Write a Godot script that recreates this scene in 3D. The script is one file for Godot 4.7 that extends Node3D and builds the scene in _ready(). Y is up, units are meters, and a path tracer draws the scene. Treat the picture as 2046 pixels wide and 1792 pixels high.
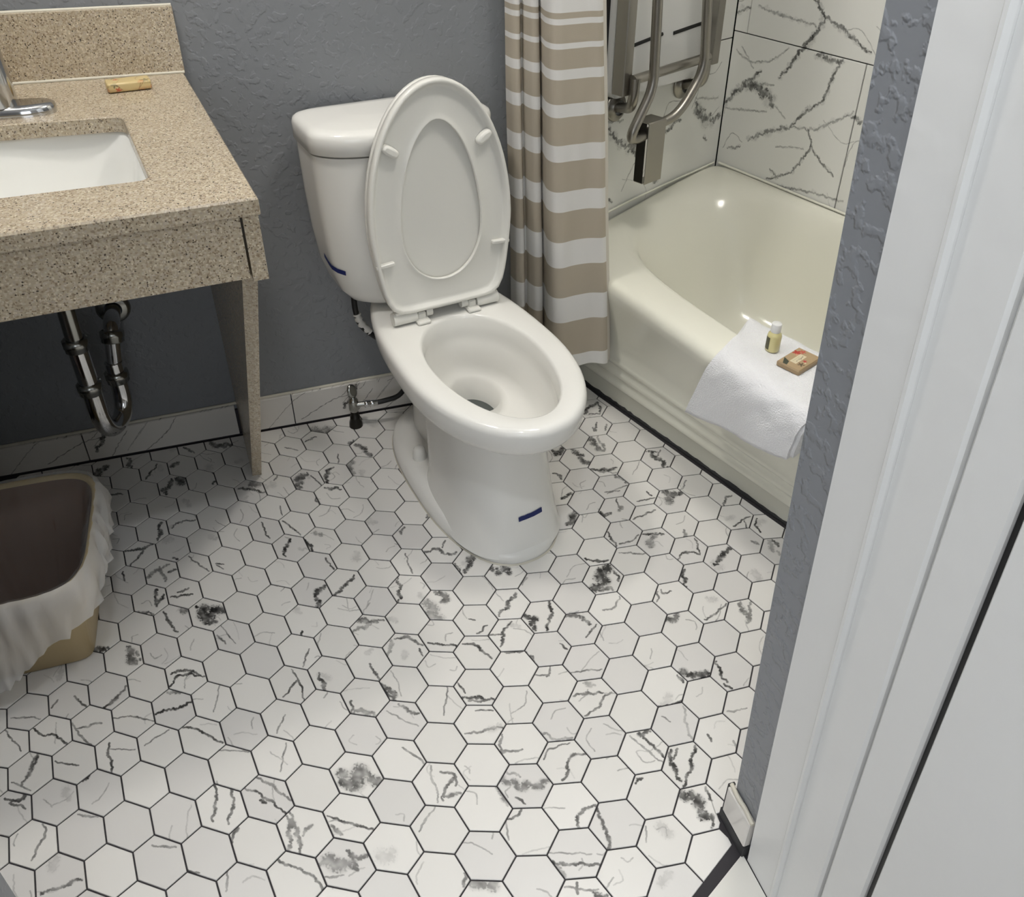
extends Node3D
# A hotel bathroom seen from its doorway. Metres, y up; the back wall is the plane z = 0, the floor y = 0.

var rng := RandomNumberGenerator.new()
var grain := FastNoiseLite.new()
var M := {}
var used := {}


func _ready() -> void:
	rng.seed = 7
	grain.seed = 3
	grain.frequency = 0.05
	grain.fractal_octaves = 2
	# --- camera
	var cam := Camera3D.new()
	cam.name = "camera"
	cam.near = 0.05
	cam.far = 50.0
	cam.projection = Camera3D.PROJECTION_FRUSTUM
	cam.keep_aspect = Camera3D.KEEP_HEIGHT
	cam.size = 2.0 * cam.near * 896.0 / 1701.165
	cam.frustum_offset = Vector2(-0.009431, -0.084009) * cam.near
	cam.transform = Transform3D(Basis(Vector3(0.949510, 0.007777, 0.313641), Vector3(0.167532, 0.832665, -0.527828), Vector3(-0.265263, 0.553723, 0.789321)), Vector3(0.075570, 1.308681, 1.840010))
	add_child(cam)
	cam.current = true
	# --- surroundings and exposure
	var we := WorldEnvironment.new()
	we.name = "surroundings"
	var e := Environment.new()
	e.background_mode = Environment.BG_COLOR
	e.background_color = Color(0.02, 0.02, 0.02)
	e.tonemap_mode = Environment.TONE_MAPPER_LINEAR
	e.tonemap_exposure = 0.97
	e.sdfgi_enabled = true
	e.ssao_enabled = true
	e.ssil_enabled = true
	we.environment = e
	add_child(we)
	make_materials()
	# --- lamps, each with its fitting
	ceiling_lamp(Vector3(0.80, 2.4, 0.78), 0.17, 1.0, Color(1.0, 0.985, 0.96), "round white glass dome ceiling light nearer the bathtub", "ceiling_light")
	ceiling_lamp(Vector3(-0.22, 2.4, 0.48), 0.10, 0.95, Color(1.0, 0.985, 0.965), "round white glass dome ceiling light over the vanity counter", "ceiling_light")
	ceiling_lamp(Vector3(0.15, 2.4, 1.66), 0.07, 0.9, Color(0.95, 0.97, 1.0), "small round ceiling light added unseen just outside the bathroom doorway", "ceiling_light")  # unseen lamp, added to brighten the floor near the doorway
	added_window(Vector3(-0.35, 1.45, 3.58), Vector2(1.3, 1.3), 0.0, 0.4, Color(0.95, 0.975, 1.0))  # unseen source, added as soft front fill
	added_window(Vector3(-1.98, 1.15, 2.75), Vector2(1.1, 1.7), -PI / 2, 1.5, Color(0.96, 0.975, 1.0))  # unseen source, added to brighten the door frame and tub front
	# --- the shell, then the things in it
	build_shell()
	build_floor()
	build_jamb()
	build_tub_walls()
	build_bathtub()
	build_vanity()
	build_sink()
	build_faucet()
	build_drain()
	build_toilet()
	build_supply()
	build_curtain()
	build_seat()
	build_bin()
	build_towel()
	build_toiletries()


# ---------------------------------------------------------------- naming
func numbered(called: String) -> String:
	used[called] = used.get(called, 0) + 1
	return called if used[called] == 1 else "%s_%03d" % [called, used[called] - 1]


func thing(called: String, label: String, category: String, at := Vector3.ZERO, turn := 0.0, group := "") -> Node3D:
	var o := Node3D.new()
	o.name = numbered(called)
	o.position = at
	o.rotation.y = turn
	tag(o, label, category, group)
	add_child(o)
	return o


func tag(o: Node3D, label: String, category: String, group := "") -> void:
	o.set_meta("label", label)
	o.set_meta("category", category)
	if group:
		o.set_meta("group", group)


func kit() -> SurfaceTool:
	var st := SurfaceTool.new()
	st.begin(Mesh.PRIMITIVE_TRIANGLES)
	return st


# Commits a shape as one mesh. Shapes are drawn in the room's coordinates when «world» is set and moved into the parent's.
func part(called: String, st: SurfaceTool, m: Material, parent: Node3D = self, world := false) -> MeshInstance3D:
	st.generate_normals()
	st.index()
	var mesh := st.commit()
	if world and parent != self:
		var back := kit()
		back.append_from(mesh, 0, (parent.transform as Transform3D).affine_inverse())
		mesh = back.commit()
	var o := MeshInstance3D.new()
	o.name = numbered(called) if parent == self else called
	o.mesh = mesh
	o.material_override = m
	parent.add_child(o, true)
	return o


func struct(called: String, st: SurfaceTool, m: Material, label := "") -> MeshInstance3D:
	var o := part(called, st, m)
	o.set_meta("kind", "structure")
	if label:
		o.set_meta("label", label)
	return o


# ---------------------------------------------------------------- shapes
func tri(st: SurfaceTool, a: Vector3, b: Vector3, c: Vector3, ua := Vector2.ZERO, ub := Vector2.ZERO, uc := Vector2.ZERO) -> void:
	st.set_uv(ua)
	st.add_vertex(a)
	st.set_uv(ub)
	st.add_vertex(b)
	st.set_uv(uc)
	st.add_vertex(c)


func quad(st: SurfaceTool, a: Vector3, b: Vector3, c: Vector3, d: Vector3, ua := Vector2.ZERO, ub := Vector2.ZERO, uc := Vector2.ZERO, ud := Vector2.ZERO) -> void:
	tri(st, a, b, c, ua, ub, uc)
	tri(st, a, c, d, ua, uc, ud)


# A box with chamfered edges.
func cbox(st: SurfaceTool, c: Vector3, s: Vector3, b := 0.002, turn := Basis.IDENTITY) -> void:
	st.set_smooth_group(-1)
	var h := s * 0.5
	var v := func(sg: Vector3, ax: int) -> Vector3:
		var p := (h - Vector3(b, b, b)) * sg
		p[ax] = h[ax] * sg[ax]
		return c + turn * p
	for ax in 3:
		var i := (ax + 1) % 3
		var j := (ax + 2) % 3
		for s0: float in [-1.0, 1.0]:
			var q := []
			for t: Vector2 in [Vector2(-1, -1), Vector2(1, -1), Vector2(1, 1), Vector2(-1, 1)]:
				var sg := Vector3.ZERO
				sg[ax] = s0
				sg[i] = t.x * s0
				sg[j] = t.y
				q.append(v.call(sg, ax))
			quad(st, q[3], q[2], q[1], q[0])
		for s1: float in [-1.0, 1.0]:
			for s2: float in [-1.0, 1.0]:
				var lo := Vector3.ZERO
				lo[ax] = -1.0
				lo[i] = s1
				lo[j] = s2
				var hi := lo
				hi[ax] = 1.0
				if s1 * s2 > 0:
					quad(st, v.call(lo, i), v.call(hi, i), v.call(hi, j), v.call(lo, j))
				else:
					quad(st, v.call(lo, j), v.call(hi, j), v.call(hi, i), v.call(lo, i))
	for k in 8:
		var sg := Vector3(1 if k & 1 else -1, 1 if k & 2 else -1, 1 if k & 4 else -1)
		if sg.x * sg.y * sg.z > 0:
			tri(st, v.call(sg, 0), v.call(sg, 2), v.call(sg, 1))
		else:
			tri(st, v.call(sg, 0), v.call(sg, 1), v.call(sg, 2))


# Skins a row of rings with the same number of points each.
func loft(st: SurfaceTool, rings: Array, cap0 := false, cap1 := false, closed := true, smooth := 0) -> void:
	st.set_smooth_group(smooth)
	for k in rings.size() - 1:
		var a: PackedVector3Array = rings[k]
		var b: PackedVector3Array = rings[k + 1]
		var n := a.size()
		for i in n if closed else n - 1:
			var j := (i + 1) % n
			var u0 := float(i) / n
			var u1 := float(i + 1) / n
			var v0 := float(k) / (rings.size() - 1)
			var v1 := float(k + 1) / (rings.size() - 1)
			quad(st, a[i], b[i], b[j], a[j], Vector2(u0, v0), Vector2(u0, v1), Vector2(u1, v1), Vector2(u1, v0))
	st.set_smooth_group(-1 if smooth >= 0 else smooth)
	for k in [0, rings.size() - 1]:
		if (k == 0 and cap0) or (k > 0 and cap1):
			var r: PackedVector3Array = rings[k]
			var mid := Vector3.ZERO
			for p in r:
				mid += p / r.size()
			for i in r.size():
				var j := (i + 1) % r.size()
				if k == 0:
					tri(st, mid, r[i], r[j])
				else:
					tri(st, mid, r[j], r[i])


# A closed superellipse-like outline: half width a (x), from z0 to z1, squareness n0 at the z0 end and n1 at the z1 end.
func outline(n: int, xc: float, a: float, z0: float, z1: float, y: float, n0 := 2.0, n1 := 2.0) -> PackedVector3Array:
	var r := PackedVector3Array()
	var zc := (z0 + z1) * 0.5
	var h := (z1 - z0) * 0.5
	for i in n:
		var t := TAU * i / n
		var e := lerpf(n0, n1, smoothstep(-0.6, 0.6, sin(t)))
		var c := cos(t)
		var s := sin(t)
		var k := pow(pow(absf(c), e) + pow(absf(s), e), -1.0 / e)
		r.append(Vector3(xc + a * c * k, y, zc + h * s * k))
	return r


# An egg: widest at zw, half width a, from z0 (squareness n0) to z1 (round).
func egg(n: int, xc: float, a: float, z0: float, zw: float, z1: float, y: float, n0 := 2.6, n1 := 2.0) -> PackedVector3Array:
	var r := PackedVector3Array()
	for i in n:
		var t := TAU * i / n
		var c := cos(t)
		var s := sin(t)
		var e := n1 if s > 0 else n0
		var k := pow(pow(absf(c), e) + pow(absf(s), e), -1.0 / e)
		r.append(Vector3(xc + a * c * k, y, zw + (z1 - zw if s > 0 else zw - z0) * s * k))
	return r


func curve(points: Array, steps: int) -> PackedVector3Array:
	var r := PackedVector3Array()
	for i in points.size() - 1:
		var p0: Vector3 = points[maxi(i - 1, 0)]
		var p1: Vector3 = points[i]
		var p2: Vector3 = points[i + 1]
		var p3: Vector3 = points[mini(i + 2, points.size() - 1)]
		for k in steps:
			r.append(p1.cubic_interpolate(p2, p0, p3, float(k) / steps))
	r.append(points[-1])
	return r


# Straight runs with rounded bends of radius «bend».
func bent(points: Array, bend: float, steps := 8) -> PackedVector3Array:
	var r := PackedVector3Array([points[0]])
	for i in range(1, points.size() - 1):
		var p: Vector3 = points[i]
		var a: Vector3 = p + (points[i - 1] - p).limit_length(minf(bend, (points[i - 1] - p).length() * 0.49))
		var b: Vector3 = p + (points[i + 1] - p).limit_length(minf(bend, (points[i + 1] - p).length() * 0.49))
		for k in steps + 1:
			var t := float(k) / steps
			r.append(a.lerp(p, t).lerp(p.lerp(b, t), t))
	r.append(points[-1])
	return r


# A tube along a path; the radius is a number or one number per point.
func tube(st: SurfaceTool, path: PackedVector3Array, radius: Variant, seg := 16, caps := true, squash := 1.0) -> void:
	var rings := []
	var side := Vector3.ZERO
	for i in path.size():
		var d := (path[mini(i + 1, path.size() - 1)] - path[maxi(i - 1, 0)]).normalized()
		if side == Vector3.ZERO:
			side = d.cross(Vector3.UP if absf(d.y) < 0.9 else Vector3.RIGHT).normalized()
		side = (side - d * d.dot(side)).normalized()
		var up := side.cross(d)
		var w: float = radius[i] if radius is Array or radius is PackedFloat32Array else radius
		var r := PackedVector3Array()
		for k in seg:
			var t := TAU * k / seg
			r.append(path[i] + side * cos(t) * w + up * sin(t) * w * squash)
		rings.append(r)
	loft(st, rings, caps, caps)


# A profile of (radius, height) spun about an axis.
func lathe(st: SurfaceTool, profile: Array, seg: int, place := Transform3D.IDENTITY, cap0 := true, cap1 := true) -> void:
	var rings := []
	for p: Vector2 in profile:
		var r := PackedVector3Array()
		for k in seg:
			var t := TAU * k / seg
			r.append(place * Vector3(cos(t) * p.x, p.y, sin(t) * p.x))
		rings.append(r)
	loft(st, rings, cap0, cap1)


# A plan outline (x, z) raised from y0 to y1; «lean» moves it by that much per metre of height.
func extrude(st: SurfaceTool, plan: PackedVector2Array, y0: float, y1: float, lean := Vector2.ZERO, bottom := true) -> void:
	st.set_smooth_group(-1)
	var n := plan.size()
	var up := func(p: Vector2, y: float) -> Vector3: return Vector3(p.x + lean.x * y, y, p.y + lean.y * y)
	for i in n:
		var a := plan[i]
		var b := plan[(i + 1) % n]
		quad(st, up.call(a, y0), up.call(b, y0), up.call(b, y1), up.call(a, y1), Vector2(0, y0), Vector2(a.distance_to(b), y0), Vector2(a.distance_to(b), y1), Vector2(0, y1))
	var t := Geometry2D.triangulate_polygon(plan)
	for i in range(0, t.size(), 3):
		tri(st, up.call(plan[t[i]], y1), up.call(plan[t[i + 1]], y1), up.call(plan[t[i + 2]], y1))
		if bottom:
			tri(st, up.call(plan[t[i + 2]], y0), up.call(plan[t[i + 1]], y0), up.call(plan[t[i]], y0))


# A sheet over (u, v) in 0..1.
func sheet(st: SurfaceTool, nu: int, nv: int, f: Callable, smooth := 0) -> void:
	st.set_smooth_group(smooth)
	for i in nu:
		for j in nv:
			var u0 := float(i) / nu
			var u1 := float(i + 1) / nu
			var v0 := float(j) / nv
			var v1 := float(j + 1) / nv
			quad(st, f.call(u0, v0), f.call(u1, v0), f.call(u1, v1), f.call(u0, v1), Vector2(u0, v0), Vector2(u1, v0), Vector2(u1, v1), Vector2(u0, v1))


# Convex polygon drawn in by d.
func inset(poly: PackedVector2Array, d: float) -> PackedVector2Array:
	var got := Geometry2D.offset_polygon(poly, -d, Geometry2D.JOIN_MITER)
	return got[0] if got.size() else PackedVector2Array()


func aligned(y: Vector3) -> Basis:
	y = y.normalized()
	var x := y.cross(Vector3.BACK if absf(y.z) < 0.9 else Vector3.RIGHT).normalized()
	return Basis(x, y, x.cross(y))


# ---------------------------------------------------------------- materials
func mat(color: Color, rough := 0.5, metal := 0.0, spec := 0.5) -> StandardMaterial3D:
	var m := StandardMaterial3D.new()
	m.albedo_color = color
	m.roughness = rough
	m.metallic = metal
	m.metallic_specular = spec
	m.cull_mode = BaseMaterial3D.CULL_DISABLED
	return m


func noise_map(freq: float, octaves: int, size := 512, kind := FastNoiseLite.TYPE_SIMPLEX_SMOOTH, ramp: Gradient = null, seeded := 1) -> NoiseTexture2D:
	var n := FastNoiseLite.new()
	n.noise_type = kind
	n.frequency = freq
	n.fractal_octaves = octaves
	n.seed = seeded
	var t := NoiseTexture2D.new()
	t.width = size
	t.height = size
	t.seamless = true
	t.noise = n
	if ramp:
		t.color_ramp = ramp
	return t


func relief(m: StandardMaterial3D, t: Texture2D, cm: float, per_metre: float) -> void:
	m.heightmap_enabled = true
	m.heightmap_texture = t
	m.heightmap_scale = cm
	m.uv1_triplanar = true
	m.uv1_world_triplanar = true
	m.uv1_scale = Vector3.ONE * per_metre


func ramp(stops: Array) -> Gradient:
	var g := Gradient.new()
	var o := PackedFloat32Array()
	var c := PackedColorArray()
	for s in stops:
		o.append(s[0])
		c.append(s[1])
	g.offsets = o
	g.colors = c
	return g


func make_materials() -> void:
	M.porcelain = mat(Color(0.90, 0.895, 0.875), 0.12)
	M.basin = mat(Color(0.96, 0.96, 0.945), 0.12)
	M.seat_plastic = mat(Color(0.88, 0.875, 0.85), 0.28)
	M.enamel = mat(Color(0.93, 0.925, 0.87), 0.15)
	M.chrome = mat(Color(0.80, 0.80, 0.80), 0.08, 1.0)
	M.dull_chrome = mat(Color(0.62, 0.62, 0.60), 0.22, 1.0)
	M.steel = mat(Color(0.62, 0.605, 0.575), 0.34, 1.0)
	M.dark_metal = mat(Color(0.16, 0.15, 0.13), 0.4, 0.7)
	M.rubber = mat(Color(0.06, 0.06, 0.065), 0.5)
	M.paint = mat(Color(0.488, 0.498, 0.513), 0.45)
	relief(M.paint, noise_map(0.022, 4, 512, FastNoiseLite.TYPE_SIMPLEX_SMOOTH, ramp([[0.0, Color.BLACK], [0.52, Color.BLACK], [0.68, Color(0.75, 0.75, 0.75)], [1.0, Color.WHITE]])), 0.08, 3.2)
	M.rough_paint = M.paint.duplicate()
	M.rough_paint.heightmap_scale = 0.15
	M.white_paint = mat(Color(0.84, 0.84, 0.83), 0.38)
	relief(M.white_paint, noise_map(0.01, 3, 512, FastNoiseLite.TYPE_SIMPLEX_SMOOTH, null, 4), 0.05, 4.0)
	M.ceiling = mat(Color(0.85, 0.85, 0.84), 0.9)
	M.hall_paint = mat(Color(0.80, 0.79, 0.77), 0.8)
	M.carpet = mat(Color(0.42, 0.38, 0.34), 1.0)
	M.grout = mat(Color(0.20, 0.19, 0.20), 0.9)
	M.caulk = mat(Color(0.17, 0.17, 0.175), 0.7)
	M.white_caulk = mat(Color(0.80, 0.78, 0.72), 0.5)
	M.water = mat(Color(0.30, 0.32, 0.31), 0.06)
	M.tape = mat(Color(0.05, 0.12, 0.36), 0.55)
	M.lamp_glass = mat(Color(0.95, 0.95, 0.93), 0.3)
	M.lamp_glass.emission_enabled = true
	M.lamp_glass.emission = Color(1.0, 0.96, 0.9)
	M.lamp_glass.emission_energy_multiplier = 3.0
	M.granite = mat(Color.WHITE, 0.22)
	M.granite.albedo_texture = granite_print()
	M.granite.uv1_triplanar = true
	M.granite.uv1_world_triplanar = true
	M.granite.uv1_scale = Vector3.ONE * 2.25
	var floor_print := ImageTexture.create_from_image(floor_marble())
	for k in 3:
		var m := mat([Color(0.865, 0.855, 0.835), Color(0.84, 0.83, 0.815), Color(0.885, 0.875, 0.855)][k], 0.3)
		m.albedo_texture = floor_print
		M["tile_%d" % k] = m
	M.end_marble = mat(Color(0.92, 0.92, 0.90), 0.16)
	M.end_marble.albedo_texture = ImageTexture.create_from_image(slab_marble(END_VEINS, -900.0, 350.0, 11))
	M.side_marble = mat(Color(0.92, 0.92, 0.90), 0.16)
	M.side_marble.albedo_texture = ImageTexture.create_from_image(slab_marble(SIDE_VEINS, -60.0, 350.0, 12))
	M.base_marble = mat(Color(0.82, 0.805, 0.78), 0.22)
	M.base_marble.albedo_texture = ImageTexture.create_from_image(loose_marble(21))
	M.base_marble.uv1_triplanar = true
	M.base_marble.uv1_world_triplanar = true
	M.base_marble.uv1_scale = Vector3.ONE * 1.7
	M.curtain = mat(Color.WHITE, 0.85)
	M.curtain.albedo_texture = ImageTexture.create_from_image(curtain_print())
	M.curtain.texture_repeat = false
	M.curtain.backlight_enabled = true
	M.curtain.backlight = Color(0.25, 0.25, 0.25)
	M.hem = mat(Color(0.80, 0.78, 0.74), 0.85)
	M.seat_white = mat(Color(0.86, 0.86, 0.85), 0.35)
	M.slot = mat(Color(0.05, 0.05, 0.05), 0.6)
	M.bin = mat(Color(0.72, 0.64, 0.47), 0.4)
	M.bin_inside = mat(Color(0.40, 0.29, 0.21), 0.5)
	M.liner = mat(Color(0.90, 0.895, 0.885, 0.15), 0.26)
	M.liner.transparency = BaseMaterial3D.TRANSPARENCY_ALPHA
	M.liner_fold = mat(Color(0.90, 0.895, 0.885, 0.50), 0.26)
	M.liner_fold.transparency = BaseMaterial3D.TRANSPARENCY_ALPHA
	M.terry = mat(Color(0.93, 0.93, 0.935), 1.0)
	M.terry.rim_enabled = true
	M.terry.rim = 0.4
	relief(M.terry, noise_map(0.11, 2, 256, FastNoiseLite.TYPE_SIMPLEX_SMOOTH, null, 9), 0.16, 9.0)
	M.cap = mat(Color(0.92, 0.92, 0.91), 0.4)
	M.shampoo = mat(Color(0.85, 0.81, 0.58), 0.12)
	M.shampoo.clearcoat_enabled = true
	M.bottle_label = mat(Color(0.33, 0.32, 0.22), 0.5)
	M.wrapper = mat(Color(0.80, 0.72, 0.52), 0.3)
	M.card = mat(Color(0.62, 0.53, 0.40), 0.5)
	M.sleeve = mat(Color(0.86, 0.85, 0.83), 0.6)
	M.slab = mat(Color(0.86, 0.85, 0.82), 0.35)


# Marble prints are grey maps: 255 is bare stone. A vein is a ragged trail of soft dots; the darkest dot wins.
func vein(px: PackedByteArray, size: int, given: PackedVector2Array, half: float, dark: float, inside: Callable) -> void:
	var pts := given
	if given.size() > 2:
		pts = PackedVector2Array()
		for i in given.size() - 1:
			for k in 5:
				pts.append(given[i].cubic_interpolate(given[i + 1], given[maxi(i - 1, 0)], given[mini(i + 2, given.size() - 1)], k / 5.0))
		pts.append(given[-1])
	var total := 0.0
	for i in pts.size() - 1:
		total += pts[i].distance_to(pts[i + 1])
	var step := maxf(0.8, half * 0.4)
	var n := maxi(2, int(total / step))
	var phase := rng.randf() * 1000.0
	var walked := 0.0
	var seg := 0
	for k in n + 1:
		var t := total * k / n
		while seg < pts.size() - 2 and t > walked + pts[seg].distance_to(pts[seg + 1]):
			walked += pts[seg].distance_to(pts[seg + 1])
			seg += 1
		var a := pts[seg]
		var b := pts[seg + 1]
		var l := maxf(a.distance_to(b), 0.001)
		var p := a.lerp(b, (t - walked) / l)
		var side := (b - a).orthogonal() / l
		var wob := grain.get_noise_2d(t * 0.7 + phase, 0.0) + 0.35 * grain.get_noise_2d(t * 2.6, phase)
		p += side * wob * (1.6 + half * 0.8)
		var r := half * (0.85 + 0.7 * grain.get_noise_2d(t * 0.8, phase) + 0.25 * grain.get_noise_2d(t * 3.0, phase)) * (1.0 if n < 6 else 0.55 + 0.45 * sin(PI * clampf(float(k) / n, 0.04, 0.96)))
		r = maxf(r, 0.8)
		var reach := int(ceil(r + 1.0))
		for y in range(maxi(int(p.y) - reach, 0), mini(int(p.y) + reach + 1, size)):
			for x in range(maxi(int(p.x) - reach, 0), mini(int(p.x) + reach + 1, size)):
				var d := Vector2(x + 0.5, y + 0.5).distance_to(p)
				var f := 1.0 - d / (r + 0.9)
				if f <= 0.0:
					continue
				var rag := grain.get_noise_2d(x * 2.6, y * 2.6)
				var core := smoothstep(0.0, 0.3, f - 0.28 + (0.42 * rag if r > 2.5 else 0.25)) * (0.85 + 0.5 * grain.get_noise_2d(x * 0.8 + 300.0, y * 0.8))
				var amount := minf(dark * 1.05, 0.72) * maxf(core, (0.42 if r > 6.0 else 0.30) * smoothstep(0.0, 0.7, f))
				var v := int(255.0 * clampf(1.0 - amount, 0.0, 1.0))
				var at := y * size + x
				if v < px[at] and inside.call(Vector2(x, y)):
					px[at] = v


func blank(size: int) -> PackedByteArray:
	var px := PackedByteArray()
	px.resize(size * size)
	px.fill(255)
	return px


# The floor's print is laid out in tile sides (44 mm): 54 pixels a side, from (-16, -24).
const PER := 54.0
const LOW := Vector2(-15.4, -24.6)


func hex_of(p: Vector2) -> Vector2i:
	# p in sides, in the room's plan; the tiles stand 30 degrees round
	var q := Vector2(p.x * 0.8660254 + p.y * 0.5, -p.x * 0.5 + p.y * 0.8660254)
	var best := Vector2i.ZERO
	var near := 9.0
	var c0 := int(round(q.x / 1.5))
	for c in range(c0 - 1, c0 + 2):
		var shift := 0.5 if posmod(c, 2) == 1 else 0.0
		var r := int(round(q.y / 1.7320508 - shift))
		var d := q.distance_squared_to(Vector2(1.5 * c, 1.7320508 * (r + shift)))
		if d < near:
			near = d
			best = Vector2i(c, r)
	return best


func hex_mid(h: Vector2i) -> Vector2:
	var q := Vector2(1.5 * h.x, 1.7320508 * (h.y + (0.5 if posmod(h.x, 2) == 1 else 0.0)))
	return Vector2(q.x * 0.8660254 - q.y * 0.5, q.x * 0.5 + q.y * 0.8660254)


func floor_marble() -> Image:
	var px := blank(2048)
	var busy := {}
	for rows in [VEINS_A, VEINS_B, VEINS_C, VEINS_D, VEINS_E, VEINS_F]:
		for s in rows:
			var pts := PackedVector2Array()
			var mid := Vector2.ZERO
			for i in range(2, s.size(), 2):
				var p := Vector2(s[i], s[i + 1]) * 0.1
				mid += p / ((s.size() - 2) / 2.0)
				pts.append((p - LOW) * PER)
			var home := hex_of(mid)
			busy[home] = true
			vein(px, 2048, pts, s[0] * (0.155 if s[0] > 55 else 0.125) / 44.0 * PER, s[1] * 0.01, func(w: Vector2) -> bool: return hex_of(w / PER + LOW) == home)
	for c in range(-26, 27):
		for r in range(-26, 27):
			var h := Vector2i(c, r)
			var m := hex_mid(h)
			if m.x < -15 or m.x > 22 or m.y < -24 or m.y > 12:
				continue
			for k in rng.randi_range(0, 2) if busy.has(h) else rng.randi_range(0, 3):
				var a := rng.randf() * TAU
				var from := m + Vector2.from_angle(rng.randf() * TAU) * rng.randf_range(0.2, 0.95)
				var to := from + Vector2.from_angle(a) * rng.randf_range(0.3, 1.3)
				var bow := (from + to) * 0.5 + Vector2.from_angle(a + PI / 2) * rng.randf_range(-0.25, 0.25)
				var pts := PackedVector2Array([(from - LOW) * PER, (bow - LOW) * PER, (to - LOW) * PER])
				vein(px, 2048, pts, rng.randf_range(0.4, 1.3), rng.randf_range(0.08, 0.24), func(w: Vector2) -> bool: return hex_of(w / PER + LOW) == h)
			if rng.randf() < 0.15:
				var p := (m + Vector2.from_angle(rng.randf() * TAU) * 0.5 - LOW) * PER
				vein(px, 2048, PackedVector2Array([p, p + Vector2.from_angle(rng.randf() * TAU) * 20.0]), rng.randf_range(8, 18), 0.10, func(w: Vector2) -> bool: return hex_of(w / PER + LOW) == h)
	return Image.create_from_data(2048, 2048, false, Image.FORMAT_L8, px)


# Wall slabs: veins in millimetres along the wall and up from the floor; the print spans 900 mm.
func slab_marble(rows: Array, left: float, low: float, seeded: int) -> Image:
	var px := blank(1024)
	var scale := 1024.0 / 900.0
	rng.seed = seeded
	var any := func(_w: Vector2) -> bool: return true
	for s in rows:
		var pts := PackedVector2Array()
		for i in range(2, s.size(), 2):
			pts.append(Vector2((s[i] - left) * scale, 1023.0 - (s[i + 1] - low) * scale))
		vein(px, 1024, pts, s[0] * 0.12 * scale, s[1] * 0.0075, any)
		vein(px, 1024, pts, s[0] * 0.17 * scale, s[1] * 0.0018, any)
	for k in 26:
		var p := Vector2(rng.randf() * 1024, rng.randf() * 1024)
		var a := rng.randf() * TAU
		vein(px, 1024, PackedVector2Array([p, p + Vector2.from_angle(a) * rng.randf_range(20, 90), p + Vector2.from_angle(a + 0.6) * rng.randf_range(60, 150)]), rng.randf_range(0.5, 1.4), rng.randf_range(0.08, 0.25), any)
	rng.seed = 7
	return Image.create_from_data(1024, 1024, false, Image.FORMAT_L8, px)


func loose_marble(seeded: int) -> Image:
	rng.seed = seeded
	var px := blank(1024)
	var any := func(_w: Vector2) -> bool: return true
	for k in 110:
		var p := Vector2(rng.randf() * 1024, rng.randf() * 1024)
		var a := rng.randf_range(-1.1, -0.4)
		var big := rng.randf() < 0.25
		var q := p + Vector2.from_angle(a) * rng.randf_range(60, 200)
		vein(px, 1024, PackedVector2Array([p, q, q + Vector2.from_angle(a + rng.randf_range(-0.6, 0.6)) * rng.randf_range(40, 140)]), rng.randf_range(5, 14) if big else rng.randf_range(0.8, 3), rng.randf_range(0.3, 0.65) if big else rng.randf_range(0.15, 0.4), any)
	rng.seed = 7
	return Image.create_from_data(1024, 1024, false, Image.FORMAT_L8, px)


func granite_print() -> ImageTexture:
	var size := 1024
	var im := Image.create(size, size, false, Image.FORMAT_RGB8)
	im.fill(Color(0.695, 0.64, 0.55))
	var tones := [[Color(0.755, 0.705, 0.615), 9000, 3.6], [Color(0.61, 0.55, 0.465), 7000, 3.2], [Color(0.71, 0.66, 0.59), 6000, 3.6], [Color(0.80, 0.76, 0.67), 3500, 2.6], [Color(0.54, 0.475, 0.39), 3000, 2.4], [Color(0.38, 0.325, 0.265), 1500, 2.1], [Color(0.17, 0.145, 0.13), 1150, 2.0]]
	rng.seed = 5
	for t in tones:
		for k in t[1]:
			var p := Vector2(rng.randf() * size, rng.randf() * size)
			var rx: float = t[2] * rng.randf_range(0.5, 1.5)
			var ry: float = t[2] * rng.randf_range(0.5, 1.5)
			var col: Color = t[0] * rng.randf_range(0.93, 1.07)
			var reach := int(maxf(rx, ry)) + 1
			for y in range(-reach, reach + 1):
				for x in range(-reach, reach + 1):
					if x * x / (rx * rx) + y * y / (ry * ry) + 0.25 * sin(x * 2.0 + k) <= 1.0:
						im.set_pixel(posmod(int(p.x) + x, size), posmod(int(p.y) + y, size), col)
	rng.seed = 7
	return ImageTexture.create_from_image(im)


# Stripes of the curtain by height above the floor, 1 mm a row up to 2 m.
func curtain_print() -> Image:
	var im := Image.create(64, 2000, false, Image.FORMAT_RGB8)
	var tan_ := Color(0.69, 0.65, 0.585)
	var white := Color(0.87, 0.865, 0.85)
	var bands := STRIPES.duplicate()
	var top := 0.985
	while top < 2.0:
		bands.append([top, top + 0.03])
		top += 0.072
	for y in 2000:
		var h := (1999 - y) / 1000.0
		var col := tan_
		for b in bands:
			if h > b[0] and h < b[1]:
				col = white
		for x in 64:
			im.set_pixel(x, y, col * (0.985 + 0.03 * float((x + y) % 2)))
	return im


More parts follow.
